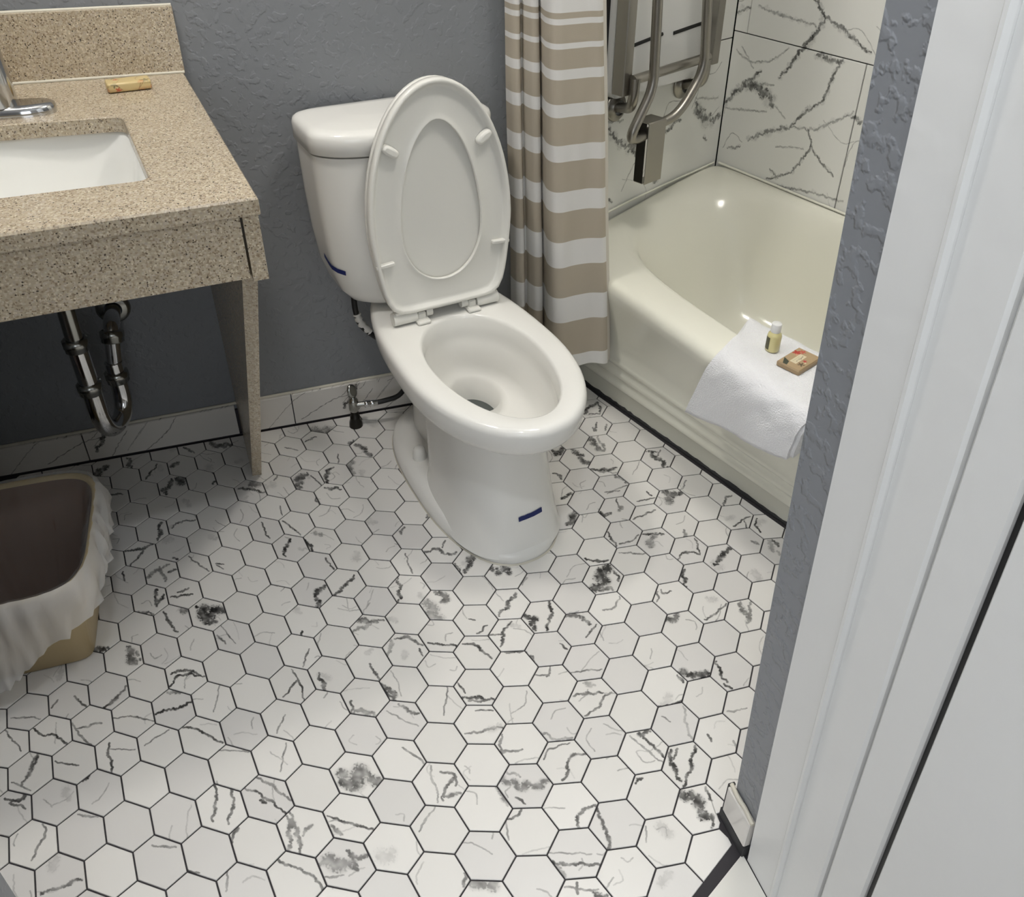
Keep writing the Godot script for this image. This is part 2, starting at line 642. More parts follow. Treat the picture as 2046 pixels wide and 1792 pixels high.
# ---------------------------------------------------------------- lamps
func ceiling_lamp(at: Vector3, r: float, energy: float, color: Color, label: String, called: String) -> void:
	var t := thing(called, label, "light", at)
	var st := kit()
	lathe(st, [Vector2(r * 1.08, 0.0), Vector2(r * 1.08, -0.018), Vector2(r * 0.98, -0.024)], 40)
	part("base_ring", st, M.white_paint, t)
	st = kit()
	var prof := []
	for k in 9:
		var a := PI * 0.5 * k / 8.0
		prof.append(Vector2(maxf(r * 0.95 * cos(a), 0.002), -0.024 - 0.06 * sin(a)))
	lathe(st, prof, 40)
	part("glass_dome", st, M.lamp_glass, t)
	var l := OmniLight3D.new()
	l.name = "lamp"
	l.position = Vector3(0, -0.10 if r > 0.1 else -0.095, 0)
	l.light_color = color
	l.light_energy = energy
	l.light_size = r * 0.8
	l.omni_range = 8.0
	l.omni_attenuation = 2.0
	l.shadow_enabled = true
	t.add_child(l)


# An unseen glowing pane and area light, added behind the camera as daylight fill.
func added_window(at: Vector3, size: Vector2, turn: float, energy: float, color: Color) -> void:
	var w := Node3D.new()
	w.name = "fill_window_%d" % (1 + int(used.get("fill_window", 0)))
	used["fill_window"] = 1
	w.position = at
	w.rotation.y = turn
	w.set_meta("kind", "structure")
	add_child(w)
	var st := kit()
	cbox(st, Vector3(0, 0, 0.008), Vector3(size.x, size.y, 0.012), 0.001)
	var glow := mat(Color(0.9, 0.92, 0.95), 0.4)
	glow.emission_enabled = true
	glow.emission = color
	glow.emission_energy_multiplier = 1.5
	part("fill_pane", st, glow, w)
	st = kit()
	for s: float in [-1.0, 1.0]:
		cbox(st, Vector3(0, s * (size.y * 0.5 + 0.03), 0), Vector3(size.x + 0.12, 0.06, 0.03), 0.002)
		cbox(st, Vector3(s * (size.x * 0.5 + 0.03), 0, 0), Vector3(0.06, size.y, 0.03), 0.002)
	part("fill_frame", st, M.white_paint, w)
	var l := AreaLight3D.new()
	l.name = "fill_light"
	l.area_size = size
	l.light_color = color
	l.light_energy = energy
	l.position = Vector3(0, 0, -0.02)
	l.shadow_enabled = true
	w.add_child(l)


# ---------------------------------------------------------------- shell
func box(st: SurfaceTool, a: Vector3, b: Vector3) -> void:
	cbox(st, (a + b) * 0.5, (b - a).abs(), 0.0005)


const END_A := Vector3(0.70, 0, 0.0005)
const CORNER := Vector3(1.42, 0, -0.335)
const END_N := Vector3(0.4226, 0, 0.9063)
const END_U := Vector3(0.9063, 0, -0.4226)
const SIDE_U := Vector3(0.2607, 0, 0.9654)
const SIDE_N := Vector3(-0.9654, 0, 0.2607)


func build_shell() -> void:
	var st := kit()
	box(st, Vector3(-0.72, 0, -0.12), Vector3(0.70, 2.4, 0))
	struct("wall_back", st, M.paint, "blue-grey textured bathroom wall behind the toilet and vanity")
	st = kit()
	box(st, Vector3(-0.84, 0, -0.12), Vector3(-0.72, 2.4, 1.50))
	struct("wall_left", st, M.paint)
	st = kit()
	extrude(st, PackedVector2Array([Vector2(0.625, 1.258), Vector2(2.2, 1.258), Vector2(2.2, 1.50), Vector2(0.652, 1.50), Vector2(0.652, 1.3155), Vector2(0.625, 1.3155)]), 0.0, 2.4, Vector2(-0.05, 0.0))
	struct("wall_front", st, M.rough_paint, "narrow strip of blue-grey textured wall beside the white door frame")
	st = kit()
	box(st, Vector3(-0.72, 0, 1.258), Vector3(-0.28, 2.4, 1.50))
	struct("wall_entry", st, M.paint)
	st = kit()
	box(st, Vector3(-0.28, 2.03, 1.258), Vector3(0.53, 2.4, 1.50))
	struct("wall_lintel", st, M.paint)
	st = kit()
	box(st, Vector3(-2.1, 2.4, -0.7), Vector3(2.4, 2.5, 3.7))
	struct("ceiling", st, M.ceiling)
	# the room outside the door, behind the camera
	st = kit()
	box(st, Vector3(-2.1, -0.1, 1.50), Vector3(2.4, -0.002, 3.7))
	struct("floor_hall", st, M.carpet)
	st = kit()
	box(st, Vector3(-2.1, 0, 3.6), Vector3(2.4, 2.4, 3.7))
	struct("wall_hall_far", st, M.hall_paint)
	st = kit()
	box(st, Vector3(-2.1, 0, 1.50), Vector3(-2.0, 2.4, 3.6))
	struct("wall_hall_left", st, M.hall_paint)
	st = kit()
	box(st, Vector3(-2.1, 0, 1.38), Vector3(-0.84, 2.4, 1.50))
	struct("wall_hall_near", st, M.hall_paint)
	st = kit()
	box(st, Vector3(2.3, 0, 1.258), Vector3(2.4, 2.4, 3.6))
	struct("wall_hall_right", st, M.hall_paint)
	# tiled skirting along the back wall, cut in pieces
	st = kit()
	box(st, Vector3(-0.72, 0, 0), Vector3(0.70, 0.006, 0.010))
	box(st, Vector3(-0.72, 0.006, 0), Vector3(0.70, 0.074, 0.007))
	var skirt := struct("baseboard_back", st, M.grout, "marble tile skirting along the back wall")
	for e in [[-0.72, -0.3965], [-0.3935, -0.049], [-0.021, 0.087], [0.0895, 0.39], [0.392, 0.70]]:
		st = kit()
		var h0 := 0.0895 + 0.0215 * float(e[0])
		var h1 := 0.0895 + 0.0215 * float(e[1])
		var a := [Vector3(e[0], 0.005, 0.012), Vector3(e[1], 0.005, 0.012), Vector3(e[1], h1, 0.012), Vector3(e[0], h0, 0.012)]
		st.set_smooth_group(-1)
		quad(st, a[0], a[3], a[2], a[1])
		quad(st, a[3], a[3] + Vector3(0, 0.0015, -0.002), a[2] + Vector3(0, 0.0015, -0.002), a[2])
		quad(st, a[3] + Vector3(0, 0.0015, -0.002), a[3] + Vector3(0, 0.0015, -0.012), a[2] + Vector3(0, 0.0015, -0.012), a[2] + Vector3(0, 0.0015, -0.002))
		for k in [0, 1]:
			var p: Vector3 = a[k]
			var q: Vector3 = a[3 - k]
			quad(st, p, q, q + Vector3(0, 0, -0.012), p + Vector3(0, 0, -0.012))
		part("tile", st, M.base_marble, skirt)
	st = kit()
	tube(st, PackedVector3Array([Vector3(-0.72, 0.0765, 0.002), Vector3(0.0, 0.092, 0.002), Vector3(0.70, 0.107, 0.002)]), 0.004, 8)
	part("caulk_bead", st, M.white_caulk, skirt)
	# the short piece at the foot of the wall strip by the door
	st = kit()
	box(st, Vector3(0.6105, 0.0, 1.246), Vector3(0.6245, 0.022, 1.3145))
	box(st, Vector3(0.6135, 0.02, 1.246), Vector3(0.6245, 0.085, 1.2505))
	var foot := struct("baseboard_front", st, M.caulk, "short piece of marble tile skirting at the foot of the door frame")
	st = kit()
	cbox(st, Vector3(0.6165, 0.0545, 1.2815), Vector3(0.012, 0.061, 0.062), 0.0015)
	part("tile", st, M.base_marble, foot)
	st = kit()
	tube(st, curve([Vector3(0.6175, 0.087, 1.25), Vector3(0.615, 0.089, 1.275), Vector3(0.6165, 0.088, 1.29), Vector3(0.615, 0.086, 1.314)], 4), 0.0035, 8)
	part("caulk_bead", st, M.white_caulk, foot)


# The tiles were not laid on a perfect grid: rows drift and bow across the room. Plan position in tile sides -> metres.
func laid(p: Vector2) -> Vector2:
	var a := (p.x - 3.0) / 18.0
	var b := (p.y + 8.0) / 16.0
	var r := Vector2.ZERO
	var k := 0
	for i in 5:
		for j in 5 - i:
			r += pow(a, i) * pow(b, j) * Vector2(DRIFT[k][0], DRIFT[k][1])
			k += 1
	return r


# where the floor shows between the things, and the toilet's foot
const SEEN: PackedVector2Array = [Vector2(-0.66, 0.0), Vector2(0.9, 0.0), Vector2(1.1, 0.72), Vector2(0.66, 1.27), Vector2(0.56, 1.40), Vector2(-0.43, 1.09)]
const UNDER: PackedVector2Array = [Vector2(0.33, 0.08), Vector2(0.50, 0.08), Vector2(0.58, 0.57), Vector2(0.40, 0.54), Vector2(0.33, 0.40)]


func build_floor() -> void:
	var st := kit()
	box(st, Vector3(-0.84, -0.1, -0.6), Vector3(2.3, -0.0022, 1.50))
	var fl := struct("floor", st, M.grout, "white marble-look hexagon tile floor with dark grout lines")
	var room := PackedVector2Array([Vector2(-0.715, 0.0135), Vector2(0.845, 0.0135), Vector2(0.879 - 0.008, 0.112), Vector2(1.077 - 0.010, 0.711), Vector2(1.245, 1.244), Vector2(0.608, 1.244), Vector2(0.608, 1.294), Vector2(0.20, 1.505), Vector2(-0.275, 1.505), Vector2(-0.275, 1.2525), Vector2(-0.715, 1.2525)])
	var pieces := []
	for c in range(-30, 31):
		for r in range(-30, 31):
			var m := hex_mid(Vector2i(c, r))
			if m.x < -15.2 or m.x > 22.8 or m.y < -24.4 or m.y > 9.5:
				continue
			var plan := PackedVector2Array()
			var back := {}
			for k in 6:
				var q := m + Vector2.from_angle(PI / 3.0 * k + PI / 6.0)
				plan.append(laid(q))
			var mid := laid(m)
			if Geometry2D.is_polygon_clockwise(plan):
				plan.reverse()
			for piece in Geometry2D.intersect_polygons(plan, room):
				var outer := inset(piece, 0.00125)
				if outer.size() < 3 or absf(area(outer)) < 1.2e-4:
					continue
				var top := inset(piece, 0.0019)
				if top.size() != outer.size():
					top = outer
				# the print follows the tile: metres back to tile sides round this tile's middle
				var ex := (laid(m + Vector2(0.1, 0)) - mid) * 10.0
				var ey := (laid(m + Vector2(0, 0.1)) - mid) * 10.0
				var f := Transform2D(ex, ey, mid).affine_inverse()
				var uv := func(w: Vector2) -> Vector2: return (f * w + m - LOW) * PER / 2048.0
				st = kit()
				st.set_smooth_group(-1)
				var n := outer.size()
				var lift := rng.randf_range(-0.0003, 0.0)
				var P := func(w: Vector2, y: float) -> Vector3: return Vector3(w.x - mid.x, y + lift, w.y - mid.y)
				for i in range(1, n - 1):
					tri(st, P.call(top[0], 0.0), P.call(top[i], 0.0), P.call(top[i + 1], 0.0), uv.call(top[0]), uv.call(top[i]), uv.call(top[i + 1]))
				for i in n:
					var j := (i + 1) % n
					quad(st, P.call(top[i], 0.0), P.call(outer[i], -0.0008), P.call(outer[j], -0.0008), P.call(top[j], 0.0), uv.call(top[i]), uv.call(outer[i]), uv.call(outer[j]), uv.call(top[j]))
					quad(st, P.call(outer[i], -0.0008), P.call(outer[i], -0.003), P.call(outer[j], -0.003), P.call(outer[j], -0.0008), uv.call(outer[i]), uv.call(outer[i]), uv.call(outer[j]), uv.call(outer[j]))
				var shows: bool = Geometry2D.is_point_in_polygon(mid, SEEN) and not Geometry2D.is_point_in_polygon(mid, UNDER)
				pieces.append([mid.distance_to(Vector2(0.07, 1.84)) + (0.0 if shows else 100.0), st, mid, rng.randi() % 3])
	pieces.sort_custom(func(a: Array, b: Array) -> bool: return a[0] < b[0])
	var rest := kit()
	for k in pieces.size():
		var p: Array = pieces[k]
		if k < 300 and p[0] < 100.0:
			var o := part("hex_tile", p[1], M["tile_%d" % p[3]], fl)
			o.position = Vector3(p[2].x, 0, p[2].y)
		else:
			p[1].generate_normals()
			rest.append_from(p[1].commit(), 0, Transform3D(Basis(), Vector3(p[2].x, 0, p[2].y)))
	var far := MeshInstance3D.new()
	far.name = "further_tiles"
	far.mesh = rest.commit()
	far.material_override = M.tile_0
	far.set_meta("kind", "stuff")
	fl.add_child(far, true)

	# the doorway's own slab beyond a wide dark joint
	st = kit()
	var saddle := PackedVector2Array([Vector2(0.215, 1.505), Vector2(0.615, 1.3105), Vector2(0.617, 1.505)])
	extrude(st, saddle, -0.003, -0.0003)
	part("threshold_slab", st, M.slab, fl)


func area(p: PackedVector2Array) -> float:
	var s := 0.0
	for i in p.size():
		s += p[i].cross(p[(i + 1) % p.size()])
	return s * 0.5


# Door frame and door stand a little out of plumb, as the strip of wall beside them does.
func build_jamb() -> void:
	var lean := Vector2(-0.05, 0.0)
	var st := kit()
	extrude(st, PackedVector2Array([Vector2(0.651, 1.3165), Vector2(0.6235, 1.3165), Vector2(0.617, 1.321), Vector2(0.617, 1.3785), Vector2(0.6125, 1.3835), Vector2(0.6125, 1.3875), Vector2(0.618, 1.389), Vector2(0.651, 1.389)]), 0.0, 2.03, lean)
	var trim := struct("trim_1", st, M.white_paint, "white painted door frame at the right edge")
	st = kit()
	extrude(st, PackedVector2Array([Vector2(0.651, 1.3892), Vector2(0.6205, 1.3892), Vector2(0.6205, 1.4465), Vector2(0.6235, 1.4495), Vector2(0.651, 1.4495)]), 0.0, 2.03, lean)
	part("jamb_board", st, M.white_paint, trim)
	st = kit()
	extrude(st, PackedVector2Array([Vector2(0.651, 1.4497), Vector2(0.6285, 1.4497), Vector2(0.6205, 1.4575), Vector2(0.6205, 1.5045), Vector2(0.624, 1.507), Vector2(0.651, 1.507)]), 0.0, 2.03, lean)
	part("door_stop", st, M.white_paint, trim)
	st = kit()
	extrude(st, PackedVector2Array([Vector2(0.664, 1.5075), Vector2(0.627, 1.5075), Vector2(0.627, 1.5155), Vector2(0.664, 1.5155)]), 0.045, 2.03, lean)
	part("gap_shade", st, M.rubber, trim)  # dark strip standing in for the shade deep in the gap
	st = kit()
	extrude(st, PackedVector2Array([Vector2(0.664, 1.516), Vector2(0.622, 1.516), Vector2(0.617, 1.520), Vector2(0.617, 2.26), Vector2(0.664, 2.26)]), 0.004, 2.03, lean)
	struct("door_1", st, M.white_paint, "white painted door standing open beyond a dark gap")


func along_end(u: float, y: float, off := 0.0) -> Vector3:
	return CORNER + END_U * u + END_N * off + Vector3(0, y, 0)


func along_side(s: float, y: float, off := 0.0) -> Vector3:
	return CORNER + SIDE_U * s + SIDE_N * off + Vector3(0, y, 0)


func slab(st: SurfaceTool, f: Callable, a0: float, a1: float, y0: float, y1: float, left: float) -> void:
	st.set_smooth_group(-1)
	var b := 0.001
	var uv := func(a: float, y: float) -> Vector2: return Vector2((a * 1000.0 - left) / 900.0, 1.0 - (y * 1000.0 - 350.0) / 900.0)
	var o := [[a0, y0], [a1, y0], [a1, y1], [a0, y1]]
	var i := [[a0 + b, y0 + b], [a1 - b, y0 + b], [a1 - b, y1 - b], [a0 + b, y1 - b]]
	quad(st, f.call(i[0][0], i[0][1], 0.0), f.call(i[3][0], i[3][1], 0.0), f.call(i[2][0], i[2][1], 0.0), f.call(i[1][0], i[1][1], 0.0), uv.call(i[0][0], i[0][1]), uv.call(i[3][0], i[3][1]), uv.call(i[2][0], i[2][1]), uv.call(i[1][0], i[1][1]))
	for k in 4:
		var n := (k + 1) % 4
		quad(st, f.call(i[k][0], i[k][1], 0.0), f.call(o[k][0], o[k][1], -b), f.call(o[n][0], o[n][1], -b), f.call(i[n][0], i[n][1], 0.0), uv.call(i[k][0], i[k][1]), uv.call(o[k][0], o[k][1]), uv.call(o[n][0], o[n][1]), uv.call(i[n][0], i[n][1]))
		quad(st, f.call(o[k][0], o[k][1], -b), f.call(o[k][0], o[k][1], -0.009), f.call(o[n][0], o[n][1], -0.009), f.call(o[n][0], o[n][1], -b), uv.call(o[k][0], o[k][1]), uv.call(o[k][0], o[k][1]), uv.call(o[n][0], o[n][1]), uv.call(o[n][0], o[n][1]))


func build_tub_walls() -> void:
	# end wall, where the folding seat hangs
	var st := kit()
	var p := func(u: float, off: float) -> Vector2:
		var v := along_end(u, 0, off)
		return Vector2(v.x, v.z)
	extrude(st, PackedVector2Array([p.call(-0.795, -0.005), p.call(0.0, -0.005), p.call(0.13, -0.12), p.call(-0.74, -0.12)]), 0.0, 2.4)
	var w := struct("wall_tub_end", st, M.grout, "veined white marble tile wall behind the folding shower seat")
	for r in [[0.30, 0.7880], [0.7910, 1.21], [1.212, 1.63], [1.632, 2.05], [2.052, 2.398]]:
		for c in ([[-0.793, -0.002]] if r[0] < 0.5 else [[-0.793, -0.45], [-0.448, -0.002]]):
			st = kit()
			slab(st, along_end, c[0], c[1], r[0], r[1], -900.0)
			part("wall_tile", st, M.end_marble, w)
	st = kit()
	var q := func(s: float, off: float) -> Vector2:
		var v := along_side(s, 0, off)
		return Vector2(v.x, v.z)
	extrude(st, PackedVector2Array([q.call(0.0, -0.005), q.call(0.0, -0.13), q.call(1.64, -0.13), q.call(1.64, -0.005)]), 0.0, 2.4)
	w = struct("wall_right", st, M.grout, "veined white marble tile wall along the bathtub")
	for r in [[0.30, 0.8070, 0.440], [0.8100, 1.21, 0.048], [1.212, 1.63, 0.440], [1.632, 2.05, 0.048], [2.052, 2.398, 0.440]]:
		var s: float = r[2] - 0.6
		while s < 1.62:
			var a := maxf(s + 0.0017, 0.002)
			var b := minf(s + 0.5983, 1.638)
			if b > a + 0.02:
				st = kit()
				slab(st, along_side, a, b, r[0], r[1], -60.0)
				part("wall_tile", st, M.side_marble, w)
			s += 0.6


# ---------------------------------------------------------------- bathtub
const TUB_TOP := [Vector3(0.797, 0, -0.042), Vector3(1.412, 0, -0.327), Vector3(1.828, 0, 1.238), Vector3(1.058, 0, 1.238)]
const TUB_FOOT := [Vector3(0.832, 0, -0.052), Vector3(1.412, 0, -0.327), Vector3(1.828, 0, 1.238), Vector3(1.253, 0, 1.238)]


func tub_point(quad_: Array, s: float, t: float) -> Vector3:
	return (quad_[0] as Vector3).lerp(quad_[3], s).lerp((quad_[1] as Vector3).lerp(quad_[2], s), t)


func tub_rim(t: float) -> float:
	return 0.385 + 0.055 * smoothstep(0.0, 1.0, t)


# s runs along the tub from the seat wall, t across it from the front edge
func tub_loop(foot: float, e: float, s0: float, s1: float, t0: float, t1: float, height: Callable) -> PackedVector3Array:
	var r := PackedVector3Array()
	for i in 220:
		var a := TAU * i / 220.0
		var c := cos(a)
		var d := sin(a)
		var k := pow(pow(absf(c), e) + pow(absf(d), e), -1.0 / e)
		var s := lerpf(s0, s1, 0.5 + 0.5 * c * k)
		var t := lerpf(t0, t1, 0.5 + 0.5 * d * k)
		var p := tub_point(TUB_TOP, s, t).lerp(tub_point(TUB_FOOT, s, t), foot)
		p.y = height.call(t)
		r.append(p)
	return r


func build_bathtub() -> void:
	var t := thing("bathtub", "cream enamelled bathtub with a ribbed front apron", "bathtub", Vector3(1.28, 0, 0.5))
	var rings := []
	var flat := func(y: float) -> Callable: return func(_t: float) -> float: return y
	for v in [[0.002, 0.0], [0.05, 0.0], [0.055, 0.006], [0.060, 0.009], [0.066, 0.009], [0.071, 0.006], [0.076, 0.0], [0.086, 0.0], [0.091, 0.006], [0.096, 0.009], [0.102, 0.009], [0.107, 0.006], [0.112, 0.0], [0.124, 0.0], [0.129, 0.006], [0.134, 0.009], [0.140, 0.009], [0.145, 0.006], [0.150, 0.0], [0.20, 0.0], [0.26, 0.0], [0.31, 0.001], [0.335, 0.004]]:
		var y: float = v[0]
		var out: float = v[1]
		rings.append(tub_loop(1.0 - pow(y / 0.36, 1.6), 60.0, -0.0, 1.0, -out, 1.0, flat.call(y)))
	for v in [[0.030, 0.0, 40.0], [0.018, 0.001, 40.0], [0.009, 0.007, 36.0], [0.003, 0.018, 30.0], [0.0, 0.035, 26.0]]:
		var d: float = v[0]
		var n: float = v[1]
		rings.append(tub_loop(0.0, v[2], n * 0.4, 1.0 - n * 0.4, n, 1.0 - n * 0.3, func(t: float) -> float: return tub_rim(t) - d))
	for v in [[0.0, 0.018, 0.13, 0.985, 3.8], [0.003, 0.030, 0.142, 0.975, 3.5], [0.010, 0.044, 0.152, 0.964, 3.3], [0.028, 0.060, 0.16, 0.950, 3.2], [0.07, 0.083, 0.172, 0.932, 3.1], [0.13, 0.108, 0.188, 0.915, 3.0], [0.20, 0.138, 0.208, 0.895, 3.0], [0.26, 0.172, 0.235, 0.868, 3.0], [0.295, 0.21, 0.268, 0.84, 3.0], [0.312, 0.25, 0.31, 0.79, 2.8], [0.318, 0.33, 0.40, 0.70, 2.6]]:
		var d: float = v[0]
		rings.append(tub_loop(0.0, v[4], v[1], 1.0 - v[1] * 0.8, v[2], v[3], func(tt: float) -> float: return tub_rim(tt) - d * (1.0 + 0.12 * tt)))
	var st := kit()
	loft(st, rings, false, true)
	part("shell", st, M.enamel, t, true)
	# dark sealing bead where the apron meets the floor
	st = kit()
	var path := PackedVector3Array()
	var radii := PackedFloat32Array()
	for k in 121:
		var s := k / 120.0
		var p := tub_point(TUB_FOOT, s, 0.0)
		p.x -= 0.001
		path.append(Vector3(p.x, 0.0005, p.z))
		radii.append(0.0042 + 0.0032 * grain.get_noise_1d(k * 9.0) + 0.0016 * rng.randf())
	tube(st, path, radii, 7)
	part("sealant", st, M.caulk, t, true)
	st = kit()
	tube(st, curve([along_end(-0.66, 0.394, 0.007), along_end(-0.4, 0.422, 0.007), along_end(-0.02, 0.44, 0.007)], 6), 0.003, 8)
	tube(st, curve([along_side(0.02, 0.44, 0.007), along_side(0.7, 0.44, 0.007), along_side(1.55, 0.44, 0.007)], 6), 0.004, 8)
	part("caulk_bead", st, M.enamel, t, true)


# ---------------------------------------------------------------- vanity
const TOP_Y := 0.88


func build_vanity() -> void:
	var t := thing("vanity_counter", "speckled tan granite vanity counter with apron and slanted side panel", "vanity", Vector3(-0.32, 0, 0.35))
	# slab with a rounded opening for the basin
	var outer := [Vector2(-0.009, 0.001), Vector2(0.085, 0.716), Vector2(-0.718, 0.797), Vector2(-0.718, 0.001)]
	var hole := [Vector2(-0.105, 0.283), Vector2(-0.053, 0.606), Vector2(-0.52, 0.64), Vector2(-0.55, 0.276)]
	var rim := PackedVector2Array()
	var edge := PackedVector2Array()
	for k in 4:
		var p: Vector2 = hole[k]
		var a: Vector2 = p + (hole[(k + 3) % 4] - p).normalized() * 0.022
		var b: Vector2 = p + (hole[(k + 1) % 4] - p).normalized() * 0.022
		for i in 7:
			var f := i / 6.0
			rim.append(a.lerp(p, f).lerp(p.lerp(b, f), f))
			edge.append(outer[k])
	var ring := func(ps: PackedVector2Array, y: float, grow: float) -> PackedVector3Array:
		var mid := Vector2.ZERO
		for q in ps:
			mid += q / ps.size()
		var r := PackedVector3Array()
		for q in ps:
			var w: Vector2 = q + (q - mid).normalized() * grow
			r.append(Vector3(w.x, y, w.y))
		return r
	var st := kit()
	loft(st, [ring.call(rim, 0.855, 0.0), ring.call(rim, 0.8785, 0.0), ring.call(rim, 0.88, 0.002), ring.call(edge, 0.88, -0.003), ring.call(edge, 0.877, 0.0), ring.call(edge, 0.857, 0.0), ring.call(edge, 0.855, -0.002), ring.call(rim, 0.855, 0.0)], false, false, true, -1)
	part("countertop", st, M.granite, t, true)
	st = kit()
	extrude(st, PackedVector2Array([Vector2(-0.718, 0.0005), Vector2(-0.006, 0.0005), Vector2(-0.0045, 0.019), Vector2(-0.718, 0.019)]), 0.8805, 1.0)
	part("backsplash", st, M.granite, t, true)
	st = kit()
	tube(st, PackedVector3Array([Vector3(-0.718, 0.8815, 0.0205), Vector3(-0.005, 0.8815, 0.0205)]), 0.0032, 8)
	tube(st, PackedVector3Array([Vector3(-0.718, 1.0, 0.0045), Vector3(-0.3, 1.0005, 0.0045), Vector3(-0.006, 1.0, 0.0045)]), 0.0035, 8)
	part("caulk_bead", st, M.white_caulk, t, true)
	# apron: a front board, a side board whose sawn end shows, and a groove between
	st = kit()
	extrude(st, PackedVector2Array([Vector2(-0.718, 0.772), Vector2(-0.718, 0.793), Vector2(0.057, 0.7145), Vector2(0.055, 0.694)]), 0.764, 0.8548)
	part("apron_board", st, M.granite, t, true)
	st = kit()
	extrude(st, PackedVector2Array([Vector2(0.0605, 0.713), Vector2(0.0815, 0.711), Vector2(-0.012, 0.002), Vector2(-0.033, 0.002)]), 0.758, 0.8548)
	part("side_board", st, M.granite, t, true)
	# the panel that carries the free end: its front edge rakes back to the wall at the floor
	st = kit()
	var inn := [Vector3(-0.043, 0, 0.002), Vector3(-0.030, 0, 0.183), Vector3(0.046, 0.764, 0.694), Vector3(-0.043, 0.764, 0.002)]
	var out := [Vector3(-0.022, 0, 0.002), Vector3(-0.009, 0, 0.184), Vector3(0.0665, 0.7575, 0.697), Vector3(-0.022, 0.7575, 0.002)]
	st.set_smooth_group(-1)
	quad(st, inn[0], inn[1], inn[2], inn[3])
	quad(st, out[3], out[2], out[1], out[0])
	for k in 4:
		var n := (k + 1) % 4
		quad(st, inn[k], out[k], out[n], inn[n])
	part("side_panel", st, M.granite, t, true)


func build_sink() -> void:
	var t := thing("sink_basin", "white rectangular undermount sink basin set in the granite counter", "sink", Vector3(-0.31, 0.70, 0.45))
	var rings := []
	for v in [[0.8545, 1.10, 7.0], [0.8545, 1.04, 7.0], [0.848, 1.02, 6.5], [0.80, 0.97, 6.0], [0.74, 0.90, 5.0], [0.715, 0.82, 4.0], [0.706, 0.60, 3.0], [0.703, 0.15, 2.0], [0.69, 0.10, 2.0]]:
		var r := PackedVector3Array()
		for i in 80:
			var a := TAU * i / 80
			var c := cos(a)
			var s := sin(a)
			var k := pow(pow(absf(c), v[2]) + pow(absf(s), v[2]), -1.0 / v[2])
			var x: float = c * k * v[1]
			var z: float = s * k * v[1]
			r.append(Vector3(-0.307 + 0.226 * x + 0.02 * z, v[0], 0.45 + 0.172 * z - 0.012 * x))
		rings.append(r)
	var st := kit()
	loft(st, rings)
	part("bowl", st, M.basin, t, true)
	st = kit()
	lathe(st, [Vector2(0.026, 0.704), Vector2(0.026, 0.707), Vector2(0.018, 0.708), Vector2(0.014, 0.705), Vector2(0.004, 0.706)], 24, Transform3D(Basis(), Vector3(-0.307, 0, 0.45)), false)
	part("drain_ring", st, M.chrome, t, true)


func build_faucet() -> void:
	var t := thing("faucet", "chrome single-hole faucet with an oval base plate behind the sink", "faucet", Vector3(-0.298, TOP_Y, 0.218))
	var st := kit()
	var rings := []
	for v in [[0.0, 1.0], [0.009, 1.0], [0.014, 0.95], [0.0165, 0.84], [0.017, 0.5]]:
		rings.append(outline(48, 0.0, 0.088 * (1.0 - (1.0 - v[1]) * 0.35), -0.034 * v[1], 0.034 * v[1], v[0], 2.9, 2.9))
	loft(st, rings, false, true)
	part("base_plate", st, M.chrome, t)
	st = kit()
	lathe(st, [Vector2(0.034, 0.0165), Vector2(0.0335, 0.03), Vector2(0.031, 0.09), Vector2(0.030, 0.16), Vector2(0.028, 0.18), Vector2(0.02, 0.19), Vector2(0.003, 0.192)], 32)
	part("body", st, M.chrome, t)
	st = kit()
	tube(st, curve([Vector3(-0.01, 0.115, 0.01), Vector3(-0.02, 0.145, 0.06), Vector3(-0.03, 0.148, 0.11), Vector3(-0.035, 0.125, 0.14)], 6), 0.012, 16)
	part("spout", st, M.chrome, t)
	st = kit()
	tube(st, curve([Vector3(0, 0.185, 0), Vector3(-0.01, 0.205, -0.005), Vector3(-0.03, 0.225, 0.03)], 6), 0.007, 12)
	part("lever", st, M.chrome, t)


func nut(st: SurfaceTool, at: Vector3, along: Vector3, r: float, h: float) -> void:
	var f := Transform3D(aligned(along), at)
	lathe(st, [Vector2(r * 0.82, -h * 0.5), Vector2(r, -h * 0.4), Vector2(r, h * 0.05), Vector2(r * 0.94, h * 0.1), Vector2(r * 0.94, h * 0.42), Vector2(r * 0.82, h * 0.5)], 12, f)


